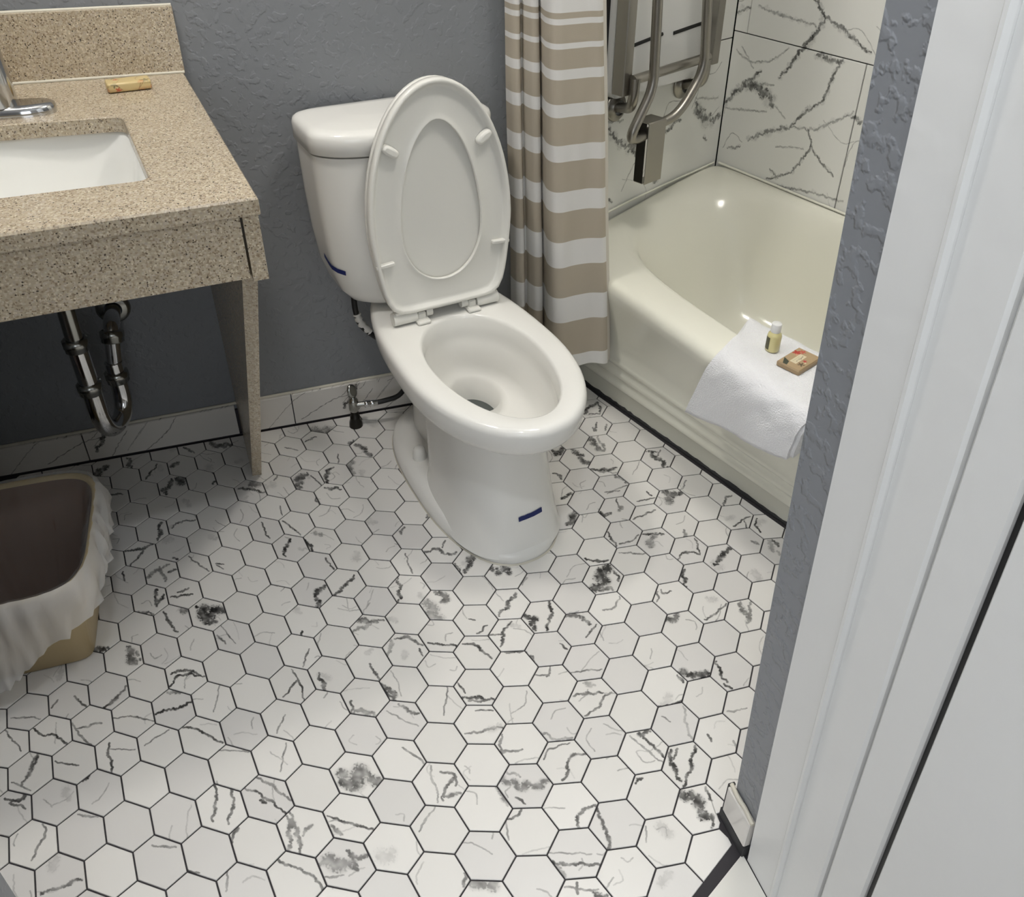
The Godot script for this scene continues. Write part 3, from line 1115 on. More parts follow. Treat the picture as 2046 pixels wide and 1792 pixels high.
func build_drain() -> void:
	var t := thing("drain_trap", "chrome drain trap with a U bend hanging below the sink", "drain pipe", Vector3(-0.28, 0.19, 0.16))
	var st := kit()
	tube(st, PackedVector3Array([Vector3(-0.300, 0.70, 0.245), Vector3(-0.293, 0.52, 0.225), Vector3(-0.2965, 0.43, 0.22)]), 0.0165, 20)
	part("tailpiece", st, M.dull_chrome, t, true)
	st = kit()
	var leg := bent([Vector3(-0.2965, 0.44, 0.22), Vector3(-0.297, 0.205, 0.218), Vector3(-0.263, 0.19, 0.118), Vector3(-0.262, 0.32, 0.112)], 0.075, 12)
	tube(st, leg, 0.0185, 20)
	part("trap_bend", st, M.chrome, t, true)
	st = kit()
	tube(st, bent([Vector3(-0.2625, 0.30, 0.112), Vector3(-0.251, 0.392, 0.088), Vector3(-0.252, 0.392, 0.0)], 0.03, 8), 0.0165, 20)
	part("waste_arm", st, M.chrome, t, true)
	for v in [[Vector3(-0.2965, 0.433, 0.22), Vector3(0, -1, 0)], [Vector3(-0.297, 0.33, 0.219), Vector3(0, -1, 0)], [Vector3(-0.2625, 0.285, 0.114), Vector3(0, -1, 0)], [Vector3(-0.253, 0.372, 0.093), Vector3(-0.1, -1, 0.3)]]:
		st = kit()
		nut(st, v[0], v[1], 0.0245, 0.028)
		part("slip_nut", st, M.dull_chrome, t, true)
	st = kit()
	lathe(st, [Vector2(0.036, 0.0), Vector2(0.035, 0.006), Vector2(0.028, 0.010), Vector2(0.019, 0.012)], 28, Transform3D(Basis(Vector3.RIGHT, PI / 2), Vector3(-0.252, 0.392, 0.0)), false, false)
	part("wall_flange", st, M.dull_chrome, t, true)


# ---------------------------------------------------------------- toilet
func build_toilet() -> void:
	var t := thing("toilet", "white two-piece toilet with raised lid and seat", "toilet", Vector3(0.39, 0, 0), deg_to_rad(10.0))
	var st := kit()
	var n := 72
	# bowl and deck, outside then over the rim and down inside
	var rings := []
	for v in [[0.19, 0.088, 0.14, 0.36, 0.545], [0.24, 0.096, 0.12, 0.38, 0.590], [0.28, 0.112, 0.10, 0.40, 0.628], [0.308, 0.136, 0.08, 0.42, 0.668], [0.324, 0.153, 0.06, 0.43, 0.694], [0.336, 0.162, 0.045, 0.44, 0.712], [0.350, 0.167, 0.036, 0.44, 0.722], [0.384, 0.171, 0.030, 0.44, 0.729], [0.393, 0.1685, 0.033, 0.44, 0.7265], [0.3985, 0.163, 0.039, 0.44, 0.7205], [0.400, 0.155, 0.048, 0.44, 0.712]]:
		rings.append(egg(n, 0.0, v[1], v[2], v[3], v[4], v[0], 2.35, 2.05))
	for v in [[0.400, 0.119, 0.274, 0.455, 0.689], [0.398, 0.115, 0.278, 0.456, 0.685], [0.392, 0.112, 0.281, 0.457, 0.682], [0.362, 0.110, 0.285, 0.458, 0.676], [0.352, 0.111, 0.283, 0.458, 0.678], [0.335, 0.108, 0.286, 0.458, 0.668], [0.308, 0.100, 0.288, 0.450, 0.640], [0.280, 0.088, 0.290, 0.43, 0.598], [0.262, 0.072, 0.294, 0.40, 0.54], [0.252, 0.060, 0.300, 0.38, 0.475], [0.245, 0.050, 0.304, 0.37, 0.438], [0.13, 0.042, 0.308, 0.37, 0.428]]:
		rings.append(egg(n, 0.016 * smoothstep(0.31, 0.25, v[0]), v[1], v[2], v[3], v[4], v[0], 2.1, 2.0))
	loft(st, rings, false, true)
	# pedestal
	rings = []
	for v in [[0.012, 0.127, 0.29, 0.645], [0.03, 0.121, 0.295, 0.640], [0.08, 0.113, 0.30, 0.630], [0.16, 0.106, 0.28, 0.615], [0.22, 0.102, 0.265, 0.605], [0.27, 0.104, 0.262, 0.602]]:
		rings.append(outline(n, 0.006, v[1], v[2], v[3], v[0], 3.2, 2.5))
	loft(st, rings)
	# trapway at the back
	rings = []
	for v in [[0.01, 0.055, 0.10, 0.33], [0.10, 0.050, 0.10, 0.32], [0.19, 0.052, 0.085, 0.275], [0.27, 0.075, 0.06, 0.272], [0.33, 0.10, 0.04, 0.272], [0.37, 0.118, 0.036, 0.27]]:
		rings.append(outline(n, 0.0, v[1], v[2], v[3], v[0], 3.0, 3.0))
	loft(st, rings)
	# foot flange
	rings = []
	for v in [[0.0005, 0.136, 0.058, 0.652], [0.012, 0.136, 0.058, 0.652], [0.024, 0.134, 0.061, 0.648], [0.034, 0.127, 0.07, 0.62], [0.040, 0.110, 0.09, 0.55], [0.043, 0.07, 0.14, 0.45]]:
		rings.append(outline(n, 0.004, v[1], v[2], v[3], v[0], 2.6, 2.4))
	loft(st, rings, false, true)
	part("bowl", st, M.porcelain, t)
	st = kit()
	loft(st, [egg(32, 0.016, 0.0465, 0.306, 0.37, 0.4335, 0.19), egg(32, 0.016, 0.002, 0.369, 0.37, 0.371, 0.19)])
	part("water", st, M.water, t)  # water coloured dark to give the outlet hole its shade
	st = kit()
	rings = [egg(n, 0.004, 0.1385, 0.054, 0.355, 0.656, 0.0003, 2.6, 2.4), egg(n, 0.004, 0.137, 0.057, 0.355, 0.653, 0.0035, 2.6, 2.4)]
	loft(st, rings)
	part("sealant", st, M.white_caulk, t)
	st = kit()
	lathe(st, [Vector2(0.0165, 0.036), Vector2(0.016, 0.052), Vector2(0.0135, 0.067), Vector2(0.0095, 0.072), Vector2(0.001, 0.073)], 24, Transform3D(Basis(), Vector3(-0.088, 0, 0.275)), false)
	part("bolt_cap", st, M.porcelain, t)
	# tank
	st = kit()
	rings = []
	for v in [[0.404, 0.095, 0.05, 0.165], [0.408, 0.115, 0.035, 0.185], [0.420, 0.140, 0.025, 0.198], [0.445, 0.160, 0.018, 0.208], [0.49, 0.174, 0.014, 0.215], [0.56, 0.182, 0.012, 0.219], [0.64, 0.187, 0.012, 0.221], [0.75, 0.190, 0.012, 0.222]]:
		rings.append(outline(96, -0.028, v[1], v[2], v[3], v[0], 9.0, 2.7))
	loft(st, rings, true, true)
	part("tank", st, M.porcelain, t)
	st = kit()
	rings = []
	for v in [[0.753, 0.0], [0.756, -0.005], [0.786, -0.005], [0.794, -0.002], [0.799, 0.006], [0.801, 0.018], [0.803, 0.06], [0.804, 0.095]]:
		var d: float = v[1]
		rings.append(outline(96, -0.028, 0.190 - d, 0.012 + d * (0.3 if d > 0 else 0.0), 0.222 - d, v[0], 9.0, 2.7))
	loft(st, rings, true, true)
	part("tank_lid", st, M.porcelain, t)
	# seat and lid, raised: h runs up the seat, d towards the viewer
	var a := deg_to_rad(2.0)
	var hinge := Vector3(0, 0.428, 0.268)
	var at := func(u: float, h: float, d: float) -> Vector3: return hinge + Vector3(u, h * cos(a) + d * sin(a), -h * sin(a) + d * cos(a))
	var shape := func(inset_: float, d: float, hole := false) -> PackedVector3Array:
		var r := PackedVector3Array()
		var flat := egg(n, 0.0, 0.088 - inset_, 0.062 + inset_, 0.180, 0.392 - inset_, 0.0, 2.1, 1.85) if hole else egg(n, 0.0, 0.1545 - inset_, 0.0 + inset_, 0.185, 0.468 - inset_, 0.0, 9.0, 2.0)
		for p in flat:
			if p.z < 0.185:
				p.x *= lerpf(1.0, 1.0 if hole else 0.83, pow((0.185 - p.z) / 0.185, 1.4))
			r.append(at.call(p.x, p.z, d))
		return r
	st = kit()
	loft(st, [shape.call(0.004, -0.022), shape.call(0.0, -0.018), shape.call(0.0, -0.011), shape.call(0.004, -0.008), shape.call(0.012, -0.008)], true, true)
	part("lid", st, M.seat_plastic, t)
	st = kit()
	loft(st, [shape.call(0.012, -0.006), shape.call(0.004, -0.006), shape.call(-0.001, -0.003), shape.call(-0.001, 0.008), shape.call(0.001, 0.012), shape.call(0.005, 0.0135), shape.call(0.0085, 0.012), shape.call(0.0115, 0.002), shape.call(0.018, 0.0),
		shape.call(-0.014, 0.002, true), shape.call(-0.004, 0.005, true), shape.call(-0.0015, 0.0065, true), shape.call(0.0, 0.006, true), shape.call(0.0005, 0.0, true), shape.call(-0.002, -0.006, true), shape.call(-0.02, -0.006, true)])
	var seat := part("seat", st, M.seat_plastic, t)
	for sx: float in [-1.0, 1.0]:
		st = kit()
		var b := Basis(Vector3.RIGHT, -a) * Basis(Vector3.BACK, sx * 0.62 + PI / 2)
		rings = []
		for v in [[0.002, 0.0], [0.011, 0.0], [0.014, 0.0015], [0.0155, 0.005]]:
			var r := PackedVector3Array()
			for p in outline(24, 0.0, 0.0092 - v[1], -0.0182 + v[1], 0.0182 - v[1], 0.0, 2.6, 2.6):
				r.append(at.call(sx * 0.098, 0.345, 0.0) + b * Vector3(p.x, p.z, v[0]))
			rings.append(r)
		loft(st, rings, false, true)
		part("bumper", st, M.seat_plastic, seat)
		st = kit()
		cbox(st, at.call(sx * 0.130, 0.118, 0.006), Vector3(0.040, 0.0075, 0.011), 0.0015, Basis(Vector3.BACK, sx * -0.06))
		part("bumper", st, M.seat_plastic, seat)
	for sx: float in [-1.0, 1.0]:
		st = kit()
		tube(st, PackedVector3Array([at.call(sx * 0.122, -0.012, -0.004), at.call(sx * 0.070, -0.012, -0.004)]), 0.0145, 16)
		cbox(st, at.call(sx * 0.094, -0.002, -0.004), Vector3(0.048, 0.016, 0.018), 0.002)
		tube(st, PackedVector3Array([at.call(sx * 0.048, -0.009, -0.004), at.call(sx * 0.034, -0.009, -0.004)]), 0.0115, 16)
		cbox(st, at.call(sx * 0.041, 0.0, -0.004), Vector3(0.014, 0.020, 0.016), 0.002)
		cbox(st, Vector3(sx * 0.059, 0.412, 0.262), Vector3(0.020, 0.022, 0.026), 0.003)
		cbox(st, Vector3(sx * 0.059, 0.4045, 0.270), Vector3(0.030, 0.009, 0.040), 0.003)
		part("hinge", st, M.seat_plastic, t)
	st = kit()
	cbox(st, at.call(0.0, -0.004, -0.010), Vector3(0.075, 0.012, 0.012), 0.002)
	part("hinge_bar", st, M.seat_plastic, t)
	# strips of blue tape, following the china
	st = kit()
	var strip := []
	for k in 9:
		var f := k / 8.0
		var w0 := PackedVector3Array()
		var ang := lerpf(1.74, 1.24, f)
		for y: float in [0.096, 0.107]:
			var yy := y + 0.002 * f
			var hh := (yy - 0.08) / 0.08
			var aa := lerpf(0.113, 0.106, hh) + 0.0012
			var z1 := lerpf(0.630, 0.615, hh) + 0.0012
			var e := 2.5
			var c := cos(ang)
			var s := sin(ang)
			var kk := pow(pow(absf(c), e) + pow(absf(s), e), -1.0 / e)
			w0.append(Vector3(0.006 + aa * c * kk, yy + rng.randf_range(-0.0008, 0.0008), (0.30 + z1) * 0.5 + (z1 - 0.30) * 0.5 * s * kk))
		strip.append(w0)
	loft(st, strip, false, false, false)
	part("tape_strip", st, M.tape, t).set_meta("label", "strip of blue tape")
	st = kit()
	strip = []
	for k in 6:
		var f := k / 5.0
		var w0 := PackedVector3Array()
		for y: float in [0.512, 0.522]:
			var ang := PI + lerpf(0.10, -0.62, f)
			var c := cos(ang)
			var s := sin(ang)
			var e := lerpf(9.0, 2.7, smoothstep(-0.6, 0.6, s))
			var kk := pow(pow(absf(c), e) + pow(absf(s), e), -1.0 / e)
			w0.append(Vector3(-0.028 + 0.1790 * c * kk, y - 0.016 * f, 0.1145 + 0.1025 * s * kk))
		strip.append(w0)
	loft(st, strip, false, false, false)
	part("tape_strip", st, M.tape, t).set_meta("label", "strip of blue tape")


func build_supply() -> void:
	var t := thing("supply_valve", "small chrome water stop valve rising from the floor left of the toilet", "valve", Vector3(0.234, 0, 0.06))
	var st := kit()
	lathe(st, [Vector2(0.017, 0.0), Vector2(0.016, 0.012), Vector2(0.0125, 0.024), Vector2(0.0125, 0.030), Vector2(0.010, 0.032), Vector2(0.010, 0.052)], 20)
	part("collar", st, M.dark_metal, t)
	st = kit()
	lathe(st, [Vector2(0.0095, 0.045), Vector2(0.0125, 0.052), Vector2(0.0125, 0.078), Vector2(0.009, 0.084), Vector2(0.005, 0.086), Vector2(0.005, 0.096)], 20)
	tube(st, PackedVector3Array([Vector3(0.008, 0.067, 0.004), Vector3(0.030, 0.067, 0.008)]), 0.0065, 14)
	part("valve_body", st, M.dull_chrome, t)
	st = kit()
	var b := Basis(Vector3.UP, 0.5) * Basis(Vector3.RIGHT, 1.25)
	var rings := []
	for v in [[-0.004, 0.7], [-0.0025, 1.0], [0.0025, 1.0], [0.004, 0.7]]:
		var r := PackedVector3Array()
		for p in outline(24, 0.0, 0.0125 * v[1], -0.018 * v[1], 0.018 * v[1], v[0]):
			r.append(Vector3(0, 0.106, 0.0) + b * p)
		rings.append(r)
	loft(st, rings, true, true)
	part("oval_handle", st, M.dull_chrome, t)
	st = kit()
	nut(st, Vector3(0.034, 0.067, 0.0085), Vector3(1, 0, 0.12), 0.0095, 0.016)
	part("nut", st, M.chrome, t)
	# hose from the valve round behind the bowl and up to the tank
	t = thing("supply_hose", "black braided water hose looping from the valve up to the tank", "hose", Vector3(0.32, 0.07, 0.08))
	st = kit()
	tube(st, curve([Vector3(0.272, 0.067, 0.070), Vector3(0.31, 0.070, 0.073), Vector3(0.352, 0.078, 0.068), Vector3(0.385, 0.11, 0.040), Vector3(0.385, 0.165, 0.024), Vector3(0.352, 0.218, 0.045), Vector3(0.318, 0.250, 0.08), Vector3(0.289, 0.283, 0.095), Vector3(0.268, 0.315, 0.10), Vector3(0.2605, 0.355, 0.10), Vector3(0.2605, 0.398, 0.10)], 8), 0.0065, 12)
	part("hose", st, M.rubber, t, true)
	st = kit()
	nut(st, Vector3(0.2605, 0.402, 0.10), Vector3.UP, 0.010, 0.018)
	part("coupling", st, M.chrome, t, true)
	st = kit()
	nut(st, Vector3(0.283, 0.0675, 0.0715), Vector3(1, 0, 0.05), 0.0085, 0.02)
	part("coupling", st, M.chrome, t, true)
	st = kit()
	var path := curve([Vector3(0.2625, 0.343, 0.10), Vector3(0.269, 0.318, 0.10), Vector3(0.288, 0.288, 0.096)], 6)
	var radii := PackedFloat32Array()
	for k in path.size():
		radii.append(0.0085 + 0.0016 * sin(k * 2.1))
	tube(st, path, radii, 9)
	part("paper_tag", st, M.sleeve, t, true)


# ---------------------------------------------------------------- curtain
func build_curtain() -> void:
	var t := thing("shower_curtain", "tan and white striped shower curtain drawn aside at the tub's end", "curtain", Vector3(0.75, 0.12, 0.14))
	var plan := curve([Vector3(0.636, 0, 0.055), Vector3(0.640, 0, 0.088), Vector3(0.652, 0, 0.100), Vector3(0.662, 0, 0.082), Vector3(0.663, 0, 0.105), Vector3(0.670, 0, 0.128), Vector3(0.683, 0, 0.132), Vector3(0.690, 0, 0.110), Vector3(0.688, 0, 0.135), Vector3(0.683, 0, 0.170), Vector3(0.688, 0, 0.196), Vector3(0.705, 0, 0.207), Vector3(0.735, 0, 0.203), Vector3(0.765, 0, 0.200), Vector3(0.788, 0, 0.206), Vector3(0.798, 0, 0.201)], 6)
	var run := PackedFloat32Array([0.0])
	for i in range(1, plan.size()):
		run.append(run[-1] + plan[i].distance_to(plan[i - 1]))
	var at := func(u: float, y: float) -> Vector3:
		var want := u * run[-1]
		var i := 0
		while i < plan.size() - 2 and run[i + 1] < want:
			i += 1
		var p := plan[i].lerp(plan[i + 1], clampf((want - run[i]) / (run[i + 1] - run[i]), 0.0, 1.0))
		var right := clampf((p.x - 0.64) / 0.16, 0.0, 1.0)
		p.x += (0.9 - y) * lerpf(0.022, 0.080, right)
		p.z += 0.010 * grain.get_noise_2d(p.x * 160.0, y * 26.0) * (1.0 - 0.5 * right)
		p.y = y
		return p
	var hem_y := func(u: float) -> float: return 0.152 + 0.012 * sin(u * 9.0)
	var st := kit()
	st.set_smooth_group(0)
	var nu := 140
	var nv := 60
	for i in nu:
		for j in nv:
			var c := []
			for k: Vector2 in [Vector2(0, 0), Vector2(1, 0), Vector2(1, 1), Vector2(0, 1)]:
				var u := (i + k.x) / nu
				var y := lerpf(hem_y.call(u), 1.965, (j + k.y) / nv)
				c.append([at.call(u, y), Vector2(u, 1.0 - y / 2.0)])
			quad(st, c[0][0], c[1][0], c[2][0], c[3][0], c[0][1], c[1][1], c[2][1], c[3][1])
	part("cloth", st, M.curtain, t, true)
	st = kit()
	sheet(st, 2, 60, func(u: float, v: float) -> Vector3:
		var y := lerpf(0.16, 1.965, v)
		var p: Vector3 = at.call(1.0, y)
		return p + Vector3(0.014 * u, 0, -0.016 * u - 0.0006))
	part("side_hem", st, M.hem, t, true)
	var rod := thing("curtain_rod", "white shower curtain rod above the tub", "rod", Vector3(0.78, 1.975, 0.6))
	st = kit()
	tube(st, PackedVector3Array([Vector3(0.69, 1.975, 0.001), Vector3(0.71, 1.975, 0.2), Vector3(0.93, 1.975, 1.257)]), 0.0115, 16)
	part("tube", st, M.white_paint, rod, true)


# ---------------------------------------------------------------- folding seat
func build_seat() -> void:
	var t := thing("shower_bench", "folded-up steel shower bench with white slotted panel on the tile wall", "shower bench", along_end(-0.4, 0.535, 0.05))
	var turn := Basis(END_U, Vector3.UP, END_N)
	# white panel with rounded lower corners
	var st := kit()
	var plan := PackedVector2Array()
	for c: Array in [[-0.545, 0.757, 180.0], [-0.185, 0.757, 270.0]]:
		for k in 7:
			var a := deg_to_rad(c[2] + 90.0 * k / 6.0)
			plan.append(Vector2(c[0] + 0.022 * cos(a), c[1] + 0.022 * sin(a)))
	plan.append(Vector2(-0.163, 1.26))
	plan.append(Vector2(-0.567, 1.26))
	var face := func(d: float, off: float) -> PackedVector3Array:
		var r := PackedVector3Array()
		for p in inset(plan, d) if d > 0.0 else plan:
			r.append(along_end(p.x, p.y, off))
		return r
	loft(st, [face.call(0.0, 0.038), face.call(0.0, 0.058), face.call(0.002, 0.060)], true, true, true, -1)
	part("seat_panel", st, M.seat_white, t, true)
	st = kit()
	var rim := PackedVector2Array()
	for p in plan:
		rim.append(p + (p - Vector2(-0.365, 1.0)).normalized() * 0.006 - Vector2(0.004, 0))
	var back := PackedVector3Array()
	var front := PackedVector3Array()
	for p in rim:
		back.append(along_end(p.x, p.y, 0.022))
		front.append(along_end(p.x, p.y, 0.0375))
	loft(st, [back, front], true, true, true, -1)
	part("backing_pad", st, M.slot, t, true)
	for v in [[-0.508, -0.395, 0.850, 0.862], [-0.353, -0.215, 0.858, 0.868]]:
		st = kit()
		var path := PackedVector3Array()
		for k in 9:
			path.append(along_end(lerpf(v[0], v[1], k / 8.0), lerpf(v[2], v[3], k / 8.0), 0.0585))
		tube(st, path, 0.0048, 10, true, 1.0)
		part("slot", st, M.slot, t, true)  # dark rods in the panel face, drawn for the shade inside its slots
	for v in [[-0.560, 0.752], [-0.217, 0.770]]:
		st = kit()
		cbox(st, along_end(v[0], (v[1] + 1.27) * 0.5, 0.082), Vector3(0.030, 1.27 - v[1], 0.036), 0.002, turn)
		part("side_rail", st, M.steel, t, true)
	st = kit()
	tube(st, PackedVector3Array([along_end(-0.552, 0.789, 0.108), along_end(-0.262, 0.797, 0.108)]), 0.0115, 16)
	part("crossbar", st, M.steel, t, true)
	for v in [[-0.482, 0.691, -0.546, 0.735], [-0.215, 0.700, -0.270, 0.748]]:
		st = kit()
		tube(st, bent([along_end(v[0], v[1], 0.006), along_end(v[2], v[3] - 0.012, 0.108), along_end(v[2] + 0.002, 0.792, 0.108)], 0.035, 8), 0.0125, 16)
		part("wall_arm", st, M.steel, t, true)
		st = kit()
		lathe(st, [Vector2(0.036, 0.0), Vector2(0.036, 0.004), Vector2(0.033, 0.007), Vector2(0.020, 0.009), Vector2(0.0185, 0.016)], 28, Transform3D(turn * Basis(Vector3.RIGHT, PI / 2), along_end(v[0], v[1], 0.001)), false, false)
		part("wall_flange", st, M.steel, t, true)
	st = kit()
	tube(st, bent([along_end(-0.560, 1.26, 0.150), along_end(-0.527, 0.775, 0.150), along_end(-0.603, 0.668, 0.150), along_end(-0.535, 0.655, 0.132), along_end(-0.500, 0.662, 0.126)], 0.038, 10), 0.0118, 16)
	part("swing_leg", st, M.steel, t, true)
	st = kit()
	tube(st, bent([along_end(-0.398, 1.26, 0.150), along_end(-0.333, 0.785, 0.150), along_end(-0.412, 0.690, 0.145), along_end(-0.470, 0.672, 0.128)], 0.045, 10), 0.0118, 16)
	part("swing_leg", st, M.steel, t, true)
	# the folding foot: a channel, open behind
	st = kit()
	cbox(st, along_end(-0.490, 0.613, 0.144), Vector3(0.066, 0.152, 0.003), 0.001, turn)
	cbox(st, along_end(-0.490, 0.6885, 0.120), Vector3(0.066, 0.003, 0.048), 0.001, turn)
	cbox(st, along_end(-0.458, 0.613, 0.124), Vector3(0.003, 0.150, 0.028), 0.001, turn)
	cbox(st, along_end(-0.490, 0.5385, 0.124), Vector3(0.064, 0.003, 0.028), 0.001, turn)
	part("foot_plate", st, M.steel, t, true)
	st = kit()
	cbox(st, along_end(-0.522, 0.613, 0.124), Vector3(0.003, 0.148, 0.027), 0.001, turn)
	part("foot_shade", st, M.dark_metal, t, true)  # dark plate drawn for the shade inside the open channel


# ---------------------------------------------------------------- bin
func build_bin() -> void:
	var t := thing("waste_bin", "beige plastic waste bin with rounded corners under the vanity", "waste bin", Vector3(-0.45, 0, 0.55))
	var shape := func(f: float, y: float, grow: float) -> PackedVector3Array:
		var x0 := lerpf(-0.545, -0.605, f) - grow
		var x1 := lerpf(-0.340, -0.288, f) + grow
		var z0 := lerpf(0.455, 0.392, f) - grow
		var z1 := lerpf(0.628, 0.712, f) + grow
		var r := PackedVector3Array()
		for p in outline(120, (x0 + x1) * 0.5, (x1 - x0) * 0.5, z0, z1, y, lerpf(9.0, 5.0, f), lerpf(9.0, 5.0, f)):
			r.append(p)
		return r
	var st := kit()
	loft(st, [shape.call(0.0, 0.0, -0.006), shape.call(0.0, 0.004, 0.0), shape.call(0.9, 0.235, 0.0), shape.call(0.93, 0.24, 0.004), shape.call(1.0, 0.255, 0.004), shape.call(1.0, 0.2575, 0.002), shape.call(1.0, 0.2565, -0.003), shape.call(0.97, 0.25, -0.004)], true, false)
	part("body", st, M.bin, t, true)
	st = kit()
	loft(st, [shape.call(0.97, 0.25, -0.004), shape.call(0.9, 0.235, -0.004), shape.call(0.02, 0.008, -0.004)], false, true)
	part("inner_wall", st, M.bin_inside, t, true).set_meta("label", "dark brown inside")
	t = thing("bin_liner", "clear crinkled plastic bag lining and overhanging the beige bin", "bin liner", Vector3(-0.45, 0.02, 0.55))
	st = kit()
	var rings := []
	for v in [[0.10, 0.03, -0.016, 0.0, 0.010], [0.3, 0.09, -0.012, 0.0, 0.012], [0.6, 0.16, -0.010, 0.0, 0.011], [0.9, 0.228, -0.009, 0.0, 0.008], [1.0, 0.259, -0.004, 0.0, 0.002], [1.0, 0.2625, 0.003, 0.0, 0.002], [1.0, 0.257, 0.009, 0.0, 0.003], [0.95, 0.235, 0.013, 0.012, 0.009], [0.85, 0.212, 0.017, 0.03, 0.012], [0.74, 0.188, 0.021, 0.05, 0.014], [0.64, 0.168, 0.024, 0.07, 0.016]]:
		var r := PackedVector3Array()
		var base: PackedVector3Array = shape.call(v[0], v[1], v[2])
		for i in base.size():
			var p: Vector3 = base[i]
			var a := TAU * i / base.size()
			var out := Vector3(p.x + 0.437, 0, p.z - 0.55).normalized()
			var w := grain.get_noise_2d(cos(a) * 190.0 + v[1] * 60.0, sin(a) * 190.0) + 0.6 * grain.get_noise_2d(cos(a) * 520.0, sin(a) * 520.0 + v[1] * 300.0)
			# sharp creases running down and across
			w += 0.9 * (0.35 - 1.6 * absf(grain.get_noise_2d(a * 75.0 + v[1] * 130.0, 40.0 + v[1] * 55.0)))
			p += out * (w * v[4] + (v[4] if v[2] > 0.0 else -v[4]) * 0.35)
			# the overhang hangs lowest at the front left
			p.y -= v[3] * lerpf(-0.15, 2.1, smoothstep(-0.27, -0.56, p.x) * smoothstep(0.45, 0.70, p.z)) + absf(w) * v[4] * 0.3
			r.append(p)
		rings.append(r)
	loft(st, rings.slice(0, 6))
	part("bag", st, M.liner, t, true)
	st = kit()
	loft(st, rings.slice(5))
	part("overhang", st, M.liner_fold, t, true)


# ---------------------------------------------------------------- towel
func build_towel() -> void:
	var t := thing("bath_mat", "white folded terry bath mat draped over the tub's front rim", "towel", Vector3(1.0, 0.39, 0.68))
	var left := curve([Vector3(1.062, 0.376, 0.470), Vector3(1.046, 0.3985, 0.490), Vector3(1.005, 0.4005, 0.530), Vector3(0.940, 0.3985, 0.574), Vector3(0.914, 0.378, 0.578), Vector3(0.908, 0.315, 0.558), Vector3(0.908, 0.222, 0.528)], 6)
	var right := curve([Vector3(1.175, 0.376, 0.800), Vector3(1.16, 0.3985, 0.815), Vector3(1.09, 0.4005, 0.822), Vector3(0.995, 0.3985, 0.830), Vector3(0.969, 0.385, 0.826), Vector3(0.962, 0.345, 0.815), Vector3(0.966, 0.283, 0.800)], 6)
	var build := func(out: float, short: float, back_: float) -> SurfaceTool:
		var nu := 40
		var m := left.size()
		var grid := []
		for i in nu + 1:
			var u := float(i) / nu * (1.0 - back_)
			var mid := PackedVector3Array()
			for k in m:
				var p := left[k].lerp(right[k], u)
				p += Vector3(-0.3, 0.5, 0) * 0.008 * grain.get_noise_2d(u * 60.0, k * 2.5) * smoothstep(0.0, 6.0, float(k))
				if k > m - 8:
					p.x -= 0.006 * sin(u * 9.0 + 1.0) * (k - m + 8) / 8.0
				mid.append(p)
			if short > 0.0:
				mid = mid.slice(0, m - int(short))
			var ring := PackedVector3Array()
			var lower := PackedVector3Array()
			for k in mid.size():
				var d := (mid[mini(k + 1, mid.size() - 1)] - mid[maxi(k - 1, 0)]).normalized()
				var nrm := d.cross(Vector3(-0.25, 0, -0.97)).normalized()
				if nrm.y < -0.2 or nrm.x > 0.4:
					nrm = -nrm
				var soft := 0.0006 * sin(k * 1.3 + u * 40.0)
				ring.append(mid[k] + nrm * (0.0045 + out + soft))
				lower.append(mid[k] + nrm * (out - 0.0025))
			lower.reverse()
			ring.append_array(lower)
			grid.append(ring)
		var st := kit()
		loft(st, grid, true, true)
		return st
	part("upper_layer", build.call(0.004, 0.0, 0.0), M.terry, t, true)
	part("lower_layer", build.call(-0.002, 1.0, -0.03), M.terry, t, true)


